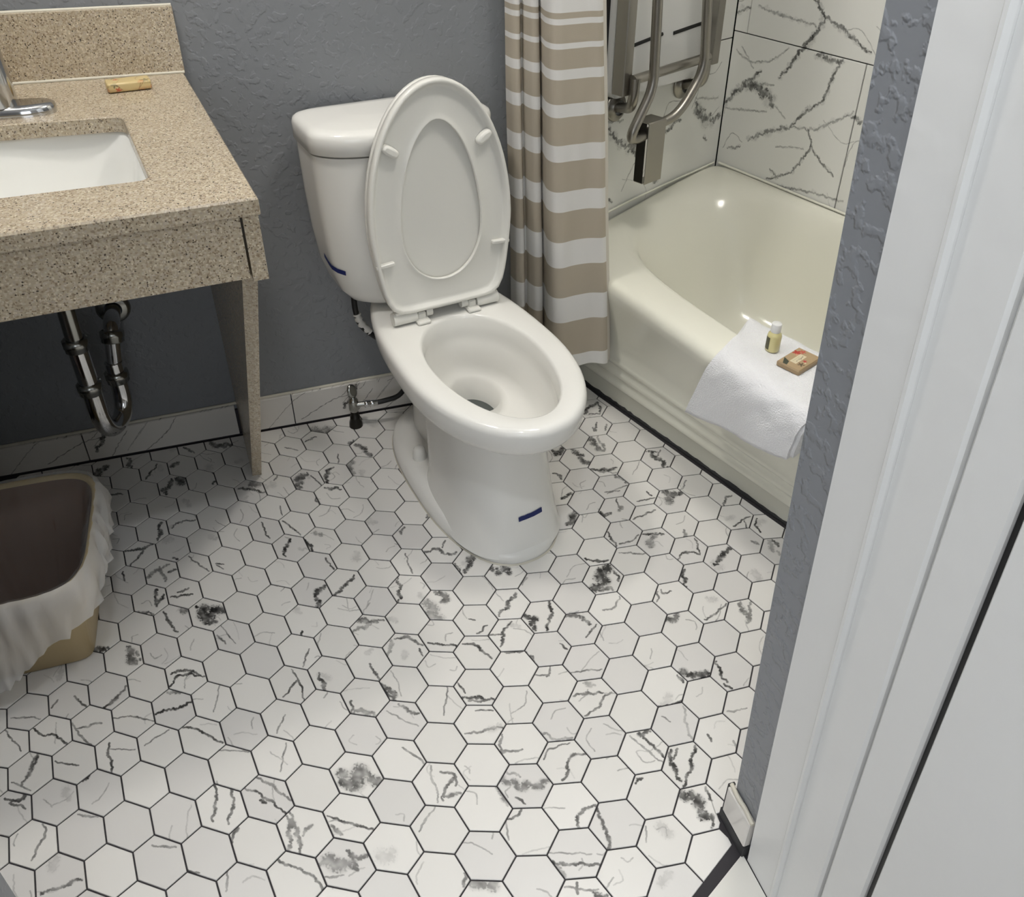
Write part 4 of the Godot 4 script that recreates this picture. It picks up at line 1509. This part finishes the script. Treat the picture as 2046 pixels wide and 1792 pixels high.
# ---------------------------------------------------------------- toiletries
func build_toiletries() -> void:
	var at := Vector3(1.021, 0.4085, 0.617)
	var t := thing("shampoo_bottle", "tiny clear bottle of yellow shampoo with white cap on the bath mat", "bottle", at)
	var st := kit()
	lathe(st, [Vector2(0.0115, 0.0), Vector2(0.0138, 0.002), Vector2(0.0142, 0.006), Vector2(0.0142, 0.034), Vector2(0.0130, 0.039), Vector2(0.0095, 0.0425), Vector2(0.0085, 0.044)], 32)
	part("bottle", st, M.shampoo, t)
	st = kit()
	lathe(st, [Vector2(0.0095, 0.043), Vector2(0.0100, 0.0445), Vector2(0.0100, 0.0605), Vector2(0.0092, 0.062), Vector2(0.001, 0.0622)], 32)
	part("cap", st, M.cap, t)
	st = kit()
	var arc := []
	for k in 9:
		var a := lerpf(2.75, 3.75, k / 8.0)
		arc.append(PackedVector3Array([Vector3(cos(a) * 0.01445, 0.006, sin(a) * 0.01445), Vector3(cos(a) * 0.01445, 0.033, sin(a) * 0.01445)]))
	loft(st, arc, false, false, false)
	part("label", st, M.bottle_label, t)
	# wrapped soap on the mat
	t = thing("soap_packet", "flat tan soap packet with red flower print on the bath mat", "soap", Vector3(1.041, 0.4085, 0.679), 0.0)
	var b := Basis(Vector3.UP, deg_to_rad(22.0)) * Basis(Vector3.BACK, 0.03)
	st = kit()
	cbox(st, b * Vector3(0, 0.0065, 0), Vector3(0.074, 0.011, 0.052), 0.002, b)
	part("wrapper", st, M.card, t)
	st = kit()
	var c := PackedVector3Array([b * Vector3(-0.035, 0.0123, -0.024), b * Vector3(0.035, 0.0123, -0.024), b * Vector3(0.035, 0.0123, 0.024), b * Vector3(-0.035, 0.0123, 0.024)])
	st.set_smooth_group(-1)
	quad(st, c[0], c[1], c[2], c[3], Vector2(0, 0), Vector2(1, 0), Vector2(1, 1), Vector2(0, 1))
	var m := mat(Color.WHITE, 0.5)
	m.albedo_texture = ImageTexture.create_from_image(packet_print())
	part("printed_face", st, m, t)
	# wrapped soap on the counter
	t = thing("soap_bar", "small soap bar in a cream floral wrapper on the granite counter", "soap", Vector3(-0.101, TOP_Y + 0.0005, 0.113), deg_to_rad(10.0))
	st = kit()
	var rings := []
	for v in [[-0.0375, 0.72], [-0.0362, 0.94], [-0.034, 1.0], [0.034, 1.0], [0.0362, 0.94], [0.0375, 0.72]]:
		var r := PackedVector3Array()
		for p in outline(40, 0.0, 0.0072 * v[1], -0.0165 * v[1], 0.0165 * v[1], 0.0, 6.0, 6.0):
			r.append(Vector3(v[0], 0.0088 + p.x * 1.2, p.z * 1.25))
		rings.append(r)
	loft(st, rings, true, true)
	var w := mat(Color.WHITE, 0.3)
	w.albedo_texture = ImageTexture.create_from_image(wrapper_print())
	w.uv1_triplanar = true
	w.uv1_scale = Vector3.ONE * 13.0
	part("wrapper", st, w, t)


func blot(im: Image, c: Vector2, r: float, col: Color, rough := 0.5) -> void:
	var ph := rng.randf() * 9.0
	for y in range(int(c.y - r * 1.6), int(c.y + r * 1.6)):
		for x in range(int(c.x - r * 1.6), int(c.x + r * 1.6)):
			if x < 0 or y < 0 or x >= im.get_width() or y >= im.get_height():
				continue
			var d := Vector2(x, y) - c
			if d.length() < r * (1.0 + rough * sin(d.angle() * 5.0 + ph)):
				im.set_pixel(x, y, col)


func stroke(im: Image, a: Vector2, b: Vector2, w: float, col: Color) -> void:
	var n := int(a.distance_to(b)) + 1
	for k in n + 1:
		blot(im, a.lerp(b, float(k) / n), w, col, 0.0)


func packet_print() -> Image:
	var im := Image.create(192, 132, false, Image.FORMAT_RGB8)
	im.fill(Color(0.68, 0.585, 0.45))
	for k in 6:
		stroke(im, Vector2(4, 30 + k * 4), Vector2(52 - k * 3, 6 + k * 7), 2.6, Color(0.24, 0.26, 0.20))
	blot(im, Vector2(140, 22), 20, Color(0.70, 0.25, 0.20), 0.3)
	blot(im, Vector2(168, 40), 14, Color(0.76, 0.35, 0.28), 0.4)
	blot(im, Vector2(122, 34), 9, Color(0.80, 0.62, 0.50), 0.4)
	im.fill_rect(Rect2i(44, 42, 100, 40), Color(0.85, 0.80, 0.68))
	for k in 5:
		stroke(im, Vector2(62 + k * 12, 54), Vector2(64 + k * 12, 54), 1.2, Color(0.25, 0.2, 0.16))
	var prev := Vector2(62, 70)
	for k in range(1, 12):
		var nx := Vector2(62 + k * 6, 66 + (5.0 if k % 2 else -3.0) + (2.0 if k % 3 else -2.0))
		stroke(im, prev, nx, 0.9, Color(0.28, 0.22, 0.18))
		prev = nx
	stroke(im, Vector2(96, 76), Vector2(138, 62), 1.0, Color(0.3, 0.24, 0.2))
	blot(im, Vector2(58, 104), 13, Color(0.36, 0.29, 0.20), 0.55)
	blot(im, Vector2(98, 100), 9, Color(0.72, 0.22, 0.20), 0.35)
	blot(im, Vector2(84, 112), 5, Color(0.88, 0.82, 0.70), 0.4)
	return im


func wrapper_print() -> Image:
	var im := Image.create(128, 128, false, Image.FORMAT_RGB8)
	im.fill(Color(0.80, 0.72, 0.52))
	for k in 9:
		blot(im, Vector2(rng.randf() * 128, rng.randf() * 128), rng.randf_range(5, 11), [Color(0.74, 0.30, 0.17), Color(0.78, 0.50, 0.30), Color(0.45, 0.42, 0.30)][k % 3], 0.5)
	for k in 7:
		var p := Vector2(rng.randf() * 128, rng.randf() * 128)
		stroke(im, p, p + Vector2.from_angle(rng.randf() * TAU) * 22.0, 0.9, Color(0.5, 0.38, 0.24))
	return im


# ---------------------------------------------------------------- measurements
const DRIFT := [
	[0.16869, 0.69655],
	[0.16922, 0.72378],
	[0.03046, -0.01413],
	[0.00301, -0.00611],
	[-0.00181, -0.01224],
	[0.72581, -0.07334],
	[0.0806, -0.10895],
	[-0.00293, -0.02211],
	[-0.01263, 0.00379],
	[0.05039, -0.20546],
	[-0.01877, -0.09342],
	[-0.04446, 0.04328],
	[0.00075, -0.05379],
	[-0.03238, 0.12374],
	[-0.0123, 0.08504],
]
# white bands of the curtain, in metres above the floor
const STRIPES := [
	[0.963, 0.975],
	[0.918, 0.93],
	[0.859, 0.88],
	[0.783, 0.811],
	[0.688, 0.725],
	[0.574, 0.622],
	[0.439, 0.503],
	[0.293, 0.362],
	[0.15, 0.198],
]
# veins: half width in tenths of a millimetre, darkness in percent, then points
# on the floor, in tenths of a tile side
const VEINS_A := [
	[11, 40, -137, -74, -130, -72, -125, -69],
	[22, 70, -128, -65, -124, -61, -120, -60, -115, -54],
	[11, 50, -140, -70, -136, -62, -133, -56],
	[39, 60, -126, -53, -129, -48, -133, -40],
	[40, 40, -127, -52, -130, -46],
	[10, 40, -137, -43, -130, -37],
	[37, 60, -140, -36, -135, -34, -131, -37],
	[17, 50, -138, -34, -132, -30],
	[13, 60, -120, -47, -116, -45, -111, -43],
	[21, 50, -110, -76, -107, -71, -105, -69],
	[15, 50, -120, -73, -117, -76],
	[35, 60, -87, -75, -94, -69, -100, -66, -103, -63],
	[20, 40, -111, -60, -106, -60, -100, -60],
	[14, 40, -112, -63, -109, -56, -105, -51],
	[14, 50, -95, -61, -87, -60, -78, -56],
	[24, 70, -98, -50, -99, -45, -98, -41, -99, -36],
	[7, 40, -98, -47, -88, -45],
	[39, 85, -106, -39, -110, -36],
	[30, 70, -69, -71, -64, -75, -59, -75, -53, -72],
	[32, 70, -77, -59, -71, -60, -67, -60, -61, -62],
	[36, 40, -70, -68, -64, -67],
	[22, 70, -68, -51, -62, -49, -57, -44, -53, -41],
	[8, 40, -56, -38, -44, -35],
	[7, 40, -84, -46, -73, -51],
	[7, 35, -47, -68, -50, -61, -53, -55],
	[25, 50, -61, -26, -61, -21, -65, -11],
	[27, 50, -55, -23, -56, -16, -60, -9],
	[27, 55, -51, -22, -46, -18, -42, -13, -39, -8],
	[27, 35, -44, -24, -40, -19, -35, -12],
	[31, 70, -46, -15, -44, -14],
	[28, 50, -54, -11, -58, -6, -60, -2],
	[21, 40, -126, -22, -125, -19, -127, -15, -131, -9],
	[34, 50, -128, 4, -123, 3, -119, 2, -114, 2],
	[14, 40, -88, -6, -80, -4],
	[17, 30, -113, -23, -106, -20],
	[11, 50, -79, 4, -74, 6],
	[13, 35, -64, 6, -67, 14],
	[80, 50, -84, -94, -84, -89, -80, -86],
]
# on the floor, in tenths of a tile side
const VEINS_B := [
	[15, 60, -15, -67, -14, -61, -15, -51],
	[14, 60, -15, -61, -23, -55],
	[38, 60, -5, -62, -5, -58, -5, -52],
	[35, 60, 17, -59, 18, -53, 17, -50],
	[56, 55, 17, -48, 20, -43, 20, -39],
	[22, 60, 17, -48, 19, -40],
	[30, 60, 3, -45, 1, -41, 1, -39],
	[54, 35, 1, -40, 6, -39, 9, -35],
	[41, 45, 20, -37, 22, -32, 25, -30],
	[11, 30, 14, -36, 17, -31, 22, -25],
	[110, 45, -14, -18, -12, -14, -7, -13, -1, -11],
	[60, 55, -15, -14, -11, -10, -8, -11],
	[23, 60, -25, -3, -21, 0, -16, 4, -12, 6],
	[45, 40, -25, 1, -23, 5],
	[51, 40, -37, -8, -39, -2, -42, 5],
	[40, 40, -38, -7, -37, 1, -39, 7],
	[34, 35, -36, 1, -31, -1],
	[32, 50, -47, 7, -41, 12, -37, 17, -36, 22],
	[85, 35, -34, 12, -27, 14, -22, 16],
	[43, 50, -24, 11, -22, 14, -17, 13],
	[42, 50, -23, 16, -23, 18],
	[15, 35, -34, 17, -28, 18],
	[29, 50, 20, -4, 24, -1, 20, 1, 15, 6],
	[47, 50, 16, 5, 22, 6],
	[24, 40, 24, 0, 22, 3],
	[12, 25, 18, -8, 16, -4, 15, 2, 13, 6],
	[47, 30, 34, 10, 34, 16, 34, 18],
	[60, 40, 38, 8, 40, 13, 44, 16, 51, 18],
	[37, 30, 41, 7, 44, 11],
	[16, 50, 38, 17, 39, 21],
	[18, 50, 37, 22, 33, 23, 31, 23],
	[9, 30, 30, 23, 27, 29],
	[17, 60, 46, -36, 46, -30],
	[36, 65, 44, -29, 49, -25, 54, -22],
	[17, 50, 45, -26, 51, -23],
	[11, 40, 41, -36, 36, -29, 33, -25],
	[11, 50, 45, -21, 51, -18],
	[31, 40, 36, -14, 42, -12, 50, -10],
	[26, 40, 48, -7, 44, -1, 51, 2],
	[25, 50, 8, 32, 6, 36],
	[15, 35, 12, -19, 15, -14, 16, -10],
	[11, 35, 12, 7, 6, 10, 2, 13],
	[8, 35, -29, -35, -35, -24],
	[8, 40, -25, -47, -31, -40],
	[72, 35, 9, 37, 14, 39],
]
# on the floor, in tenths of a tile side
const VEINS_C := [
	[14, 50, 74, -23, 79, -19],
	[17, 50, 82, -22, 78, -19],
	[12, 40, 87, -15, 98, -8],
	[28, 50, 81, -5, 85, -4, 91, 1],
	[57, 25, 88, -8, 91, -4],
	[25, 50, 94, 3, 88, 3, 86, 5, 79, 4],
	[73, 75, 121, 13, 125, 19, 130, 24],
	[37, 60, 120, 15, 120, 19],
	[37, 80, 137, 22, 134, 27, 133, 32],
	[28, 70, 131, 32, 133, 35],
	[22, 60, 104, 20, 108, 23, 113, 24],
	[8, 35, 102, 24, 103, 28],
	[24, 20, 112, 27, 107, 33, 104, 39],
	[53, 60, 90, 24, 94, 26],
	[26, 65, 91, 25, 91, 32, 91, 37],
	[13, 30, 87, 22, 88, 31, 89, 39],
	[42, 75, 95, 37, 91, 39, 90, 44, 89, 48],
	[32, 70, 103, 42, 98, 45, 93, 48, 88, 50],
	[20, 50, 97, 38, 93, 40],
	[18, 50, 110, 42, 109, 45],
	[25, 30, 115, 51, 114, 54],
	[94, 75, 86, 52, 88, 55, 87, 60, 88, 65],
	[45, 70, 88, 63, 85, 68],
	[31, 50, 94, 56, 92, 61],
	[33, 50, 69, 17, 65, 15, 61, 17, 56, 21],
	[32, 55, 59, 35, 55, 34, 51, 35, 49, 38],
	[39, 55, 59, 36, 57, 42, 55, 47, 53, 51],
	[10, 50, 55, 10, 59, 8, 67, 10],
	[37, 60, 76, 37, 79, 38],
	[39, 30, 61, 0, 64, 6, 69, 9],
	[9, 30, 68, 52, 64, 56],
	[32, 60, 34, 42, 39, 47, 47, 52],
	[42, 30, 35, 45, 36, 49],
	[7, 30, 35, 39, 47, 48],
	[19, 50, 37, 53, 35, 56],
	[12, 40, 33, 52, 41, 59],
	[51, 60, 39, 59, 42, 62],
	[16, 30, 123, 41, 130, 46],
]
# on the floor, in tenths of a tile side
const VEINS_D := [
	[95, 60, -88, -219, -78, -225],
	[57, 60, -65, -227, -65, -217],
	[32, 70, -49, -215, -55, -209, -58, -205],
	[56, 70, -37, -213, -41, -211],
	[73, 60, -14, -228, -10, -222, -1, -221],
	[48, 50, -30, -225, -25, -219],
	[90, 80, -44, -201, -49, -190],
	[113, 60, -39, -200, -38, -197],
	[36, 70, -18, -201, -17, -197],
	[45, 70, -20, -191, -18, -192],
	[36, 60, -86, -198, -79, -200, -73, -197],
	[52, 60, -6, -184, 1, -181, 8, -177],
	[110, 40, 1, -186, 6, -186],
	[49, 80, -56, -169, -57, -161, -59, -157],
	[29, 50, -50, -164, -44, -167, -36, -166],
	[48, 60, -77, -154, -69, -154, -62, -155],
	[47, 70, -68, -152, -71, -148],
	[15, 50, -71, -148, -76, -144],
	[26, 60, -80, -141, -80, -135],
	[49, 40, -68, -133, -62, -138, -56, -140],
	[49, 40, -61, -139, -60, -129],
	[45, 60, -57, -134, -53, -135],
	[23, 50, -45, -142, -41, -136, -37, -130],
	[42, 80, -53, -143, -51, -142],
	[54, 60, -65, -125, -67, -115],
	[43, 60, -62, -121, -66, -116],
	[36, 60, -59, -119, -54, -118, -48, -118],
	[36, 50, -55, -121, -49, -122],
	[35, 50, -77, -114, -69, -111],
	[31, 60, -64, -111, -62, -104, -60, -98],
	[137, 80, -47, -110, -45, -104, -36, -105],
	[67, 70, -46, -102, -41, -99],
	[70, 50, -55, -111, -52, -110],
	[29, 50, -42, -92, -39, -87],
	[10, 40, -39, -98, -35, -86],
	[15, 50, -32, -134, -28, -133],
	[15, 50, -32, -133, -29, -130],
	[28, 60, -1, -156, -1, -150, 0, -144],
	[24, 60, 11, -154, 14, -147, 17, -142],
	[12, 50, 13, -165, 12, -158],
	[42, 70, 11, -140, 5, -134, 4, -130],
	[50, 70, 18, -138, 18, -133, 18, -130],
	[78, 30, 26, -141, 26, -139],
	[88, 60, 37, -185, 31, -182, 27, -175],
	[17, 60, 38, -183, 41, -174],
	[57, 70, 53, -185, 48, -183, 44, -174],
	[51, 70, 42, -171, 50, -167],
	[89, 40, 65, -188, 60, -175],
	[33, 50, 34, -166, 34, -160],
	[22, 60, 23, -123, 24, -115],
	[42, 60, 32, -108, 26, -104, 18, -100],
	[58, 80, 16, -107, 11, -103, 8, -96],
	[64, 40, 23, -81, 29, -80],
	[16, 70, -4, -85, -5, -82],
	[12, 50, -4, -75, -10, -67],
	[33, 60, 45, -212, 53, -214],
	[19, 40, 31, -210, 38, -206],
	[18, 50, 60, -195, 57, -188],
	[61, 60, 68, -199, 73, -204],
	[92, 60, 74, -199, 78, -188],
	[145, 40, 55, -219, 63, -215],
	[22, 50, 19, -188, 16, -185],
	[81, 50, -84, -96, -81, -93, -79, -91],
	[48, 50, -83, -90, -82, -87],
	[65, 75, -101, -98, -93, -97],
	[31, 60, -67, -77, -60, -77, -54, -74],
]
# on the floor, in tenths of a tile side
const VEINS_E := [
	[65, 70, 92, -96, 86, -91, 80, -87],
	[106, 85, 92, -83, 95, -79, 97, -75],
	[90, 70, 105, -79, 110, -78],
	[44, 50, 70, -107, 76, -107, 78, -101, 83, -100],
	[15, 60, 82, -110, 79, -106],
	[28, 40, 102, -68, 98, -66],
	[48, 65, 51, -99, 48, -92, 44, -85],
	[147, 30, 57, -79, 56, -72, 57, -70],
	[67, 45, 62, -83, 65, -78, 61, -77],
	[43, 60, 93, -63, 87, -60, 79, -57],
	[42, 65, 102, -50, 100, -45, 95, -41, 92, -38],
	[58, 75, 89, -51, 90, -46, 87, -42],
	[34, 60, 82, -51, 76, -48, 71, -42],
	[19, 50, 70, -50, 76, -47],
	[22, 50, 72, -55, 66, -53],
	[48, 50, 24, -83, 28, -80, 33, -78],
	[38, 35, 18, -78, 27, -78],
	[31, 50, 33, -67, 39, -65, 42, -59],
	[46, 30, 31, -67, 27, -60],
	[18, 60, 40, -58, 40, -54],
	[31, 70, 45, -59, 50, -56, 55, -52],
	[27, 60, 58, -52, 62, -48, 63, -45, 64, -39],
	[27, 60, 70, -40, 75, -36, 78, -35],
	[45, 40, 78, -34, 78, -27],
	[13, 50, 67, -62, 69, -60],
	[55, 50, 103, -39, 108, -35, 109, -29],
	[16, 50, 111, -27, 103, -25],
	[15, 60, 92, -29, 93, -25],
	[14, 40, 61, -111, 59, -104, 58, -98],
	[50, 50, 68, -128, 65, -124],
	[40, 80, 82, -129, 86, -131],
	[35, 50, 79, -94, 78, -87],
]
# on the floor, in tenths of a tile side
const VEINS_F := [
	[59, 75, 214, -152, 204, -150, 201, -149],
	[34, 60, 203, -146, 208, -142],
	[35, 60, 215, -152, 209, -142],
	[38, 50, 197, -135, 196, -132, 202, -137],
	[33, 50, 205, -132, 201, -128],
	[68, 50, 191, -130, 187, -115],
	[46, 35, 194, -127, 189, -115],
	[80, 60, 176, -128, 175, -119, 175, -112],
	[52, 60, 174, -108, 178, -103, 185, -99],
	[43, 30, 174, -106, 182, -96],
	[90, 70, 166, -136, 168, -130, 172, -131],
	[43, 60, 156, -119, 157, -112],
	[66, 75, 207, -98, 207, -91, 206, -81],
	[22, 60, 209, -91, 213, -94],
	[36, 50, 208, -98, 211, -94],
	[85, 40, 181, -95, 182, -87],
	[21, 40, 168, -89, 174, -84],
	[17, 40, 168, -87, 180, -85],
	[25, 70, 185, -74, 185, -70],
	[16, 50, 176, -72, 185, -68],
	[82, 60, 192, -68, 194, -63, 198, -61],
	[82, 40, 192, -64, 188, -62],
	[21, 40, 207, -66, 201, -63, 199, -63],
	[41, 50, 218, -42, 214, -43, 209, -40],
	[23, 60, 214, -25, 209, -26, 202, -26],
	[15, 50, 209, -25, 207, -21],
	[27, 65, 216, -22, 211, -18, 210, -14],
	[55, 60, 211, -7, 211, -2],
	[72, 25, 208, -8, 206, 2],
	[37, 40, 202, -13, 203, -9],
	[67, 70, 157, -79, 158, -75, 160, -75],
	[80, 40, 167, -74, 165, -73],
	[16, 50, 169, -81, 166, -75],
	[28, 50, 166, -64, 174, -62, 179, -61],
	[37, 60, 151, -66, 149, -60, 148, -56],
	[26, 50, 150, -56, 156, -54, 161, -54],
	[49, 60, 163, -53, 171, -46],
	[75, 40, 167, -49, 160, -45],
	[45, 40, 180, -41, 178, -36],
	[22, 60, 181, -33, 175, -24],
	[36, 60, 165, -30, 171, -30, 175, -25],
	[61, 75, 189, -17, 181, -16, 176, -15],
	[45, 75, 162, -23, 159, -20, 156, -15],
	[43, 75, 131, -60, 133, -57, 139, -52],
	[18, 40, 146, -52, 155, -43],
	[122, 85, 136, -50, 131, -46, 124, -42],
	[35, 60, 137, -45, 135, -39],
	[51, 50, 123, -42, 129, -37],
	[78, 80, 147, -88, 142, -85, 139, -83],
	[61, 70, 148, -101, 154, -99],
	[20, 50, 146, -22, 145, -20, 149, -18],
	[23, 40, 144, -22, 140, -18],
	[23, 50, 163, 5, 154, 5, 149, 4],
	[64, 45, 169, 9, 166, 14, 163, 19],
	[38, 40, 173, 12, 165, 17],
	[64, 55, 136, -7, 141, -6],
	[26, 35, 118, -31, 123, -29, 129, -32],
]
# on the walls, in millimetres
const END_VEINS := [
	[82, 70, -529, 661, -494, 630, -454, 592, -407, 567, -372, 534],
	[138, 60, -415, 569, -376, 565],
	[61, 65, -268, 577, -231, 595, -200, 604],
	[132, 65, -138, 633, -124, 604, -84, 581, -19, 568],
	[69, 50, -139, 638, -89, 603],
	[61, 50, -297, 447, -273, 452],
	[48, 60, -516, 477, -491, 444, -467, 435],
	[15, 30, -432, 455, -406, 495, -386, 522],
	[37, 30, -141, 649, -33, 629],
	[36, 35, -518, 659, -446, 649],
	[38, 50, -81, 527, -61, 514],
]
# along the tub
const SIDE_VEINS := [
	[61, 70, 253, 924, 290, 891, 273, 844, 241, 802, 223, 776, 200, 738, 185, 720],
	[51, 60, 290, 891, 346, 874, 389, 856, 444, 833],
	[42, 35, 76, 884, 137, 875, 213, 869, 273, 866],
	[68, 70, 1, 602, 36, 647, 78, 687, 118, 725],
	[137, 70, 66, 674, 107, 678, 151, 668, 181, 651],
	[33, 40, 112, 689, 171, 698],
	[46, 65, 371, 801, 350, 751, 339, 703, 315, 678, 270, 633, 251, 608],
	[73, 60, 290, 802, 349, 796, 372, 799],
	[66, 55, 251, 608, 185, 575, 110, 534],
	[41, 35, 251, 608, 324, 618, 376, 651, 435, 689],
	[35, 60, 307, 613, 329, 574, 298, 519, 279, 488, 201, 444],
	[31, 55, 329, 574, 367, 545, 416, 520],
	[34, 60, 207, 476, 239, 459],
	[26, 35, 20, 760, 73, 741, 144, 755, 199, 799],
	[58, 50, -25, 840, 45, 874],
	[16, 30, 38, 773, 90, 725],
	[28, 35, 2, 597, 161, 623],
	[19, 30, 213, 541, 306, 563],
	[36, 40, 244, 439, 340, 454, 407, 461, 461, 464],
	[37, 40, 38, 486, 87, 506],
	[16, 30, 189, 647, 228, 622],
	[63, 60, 432, 679, 462, 673],
]
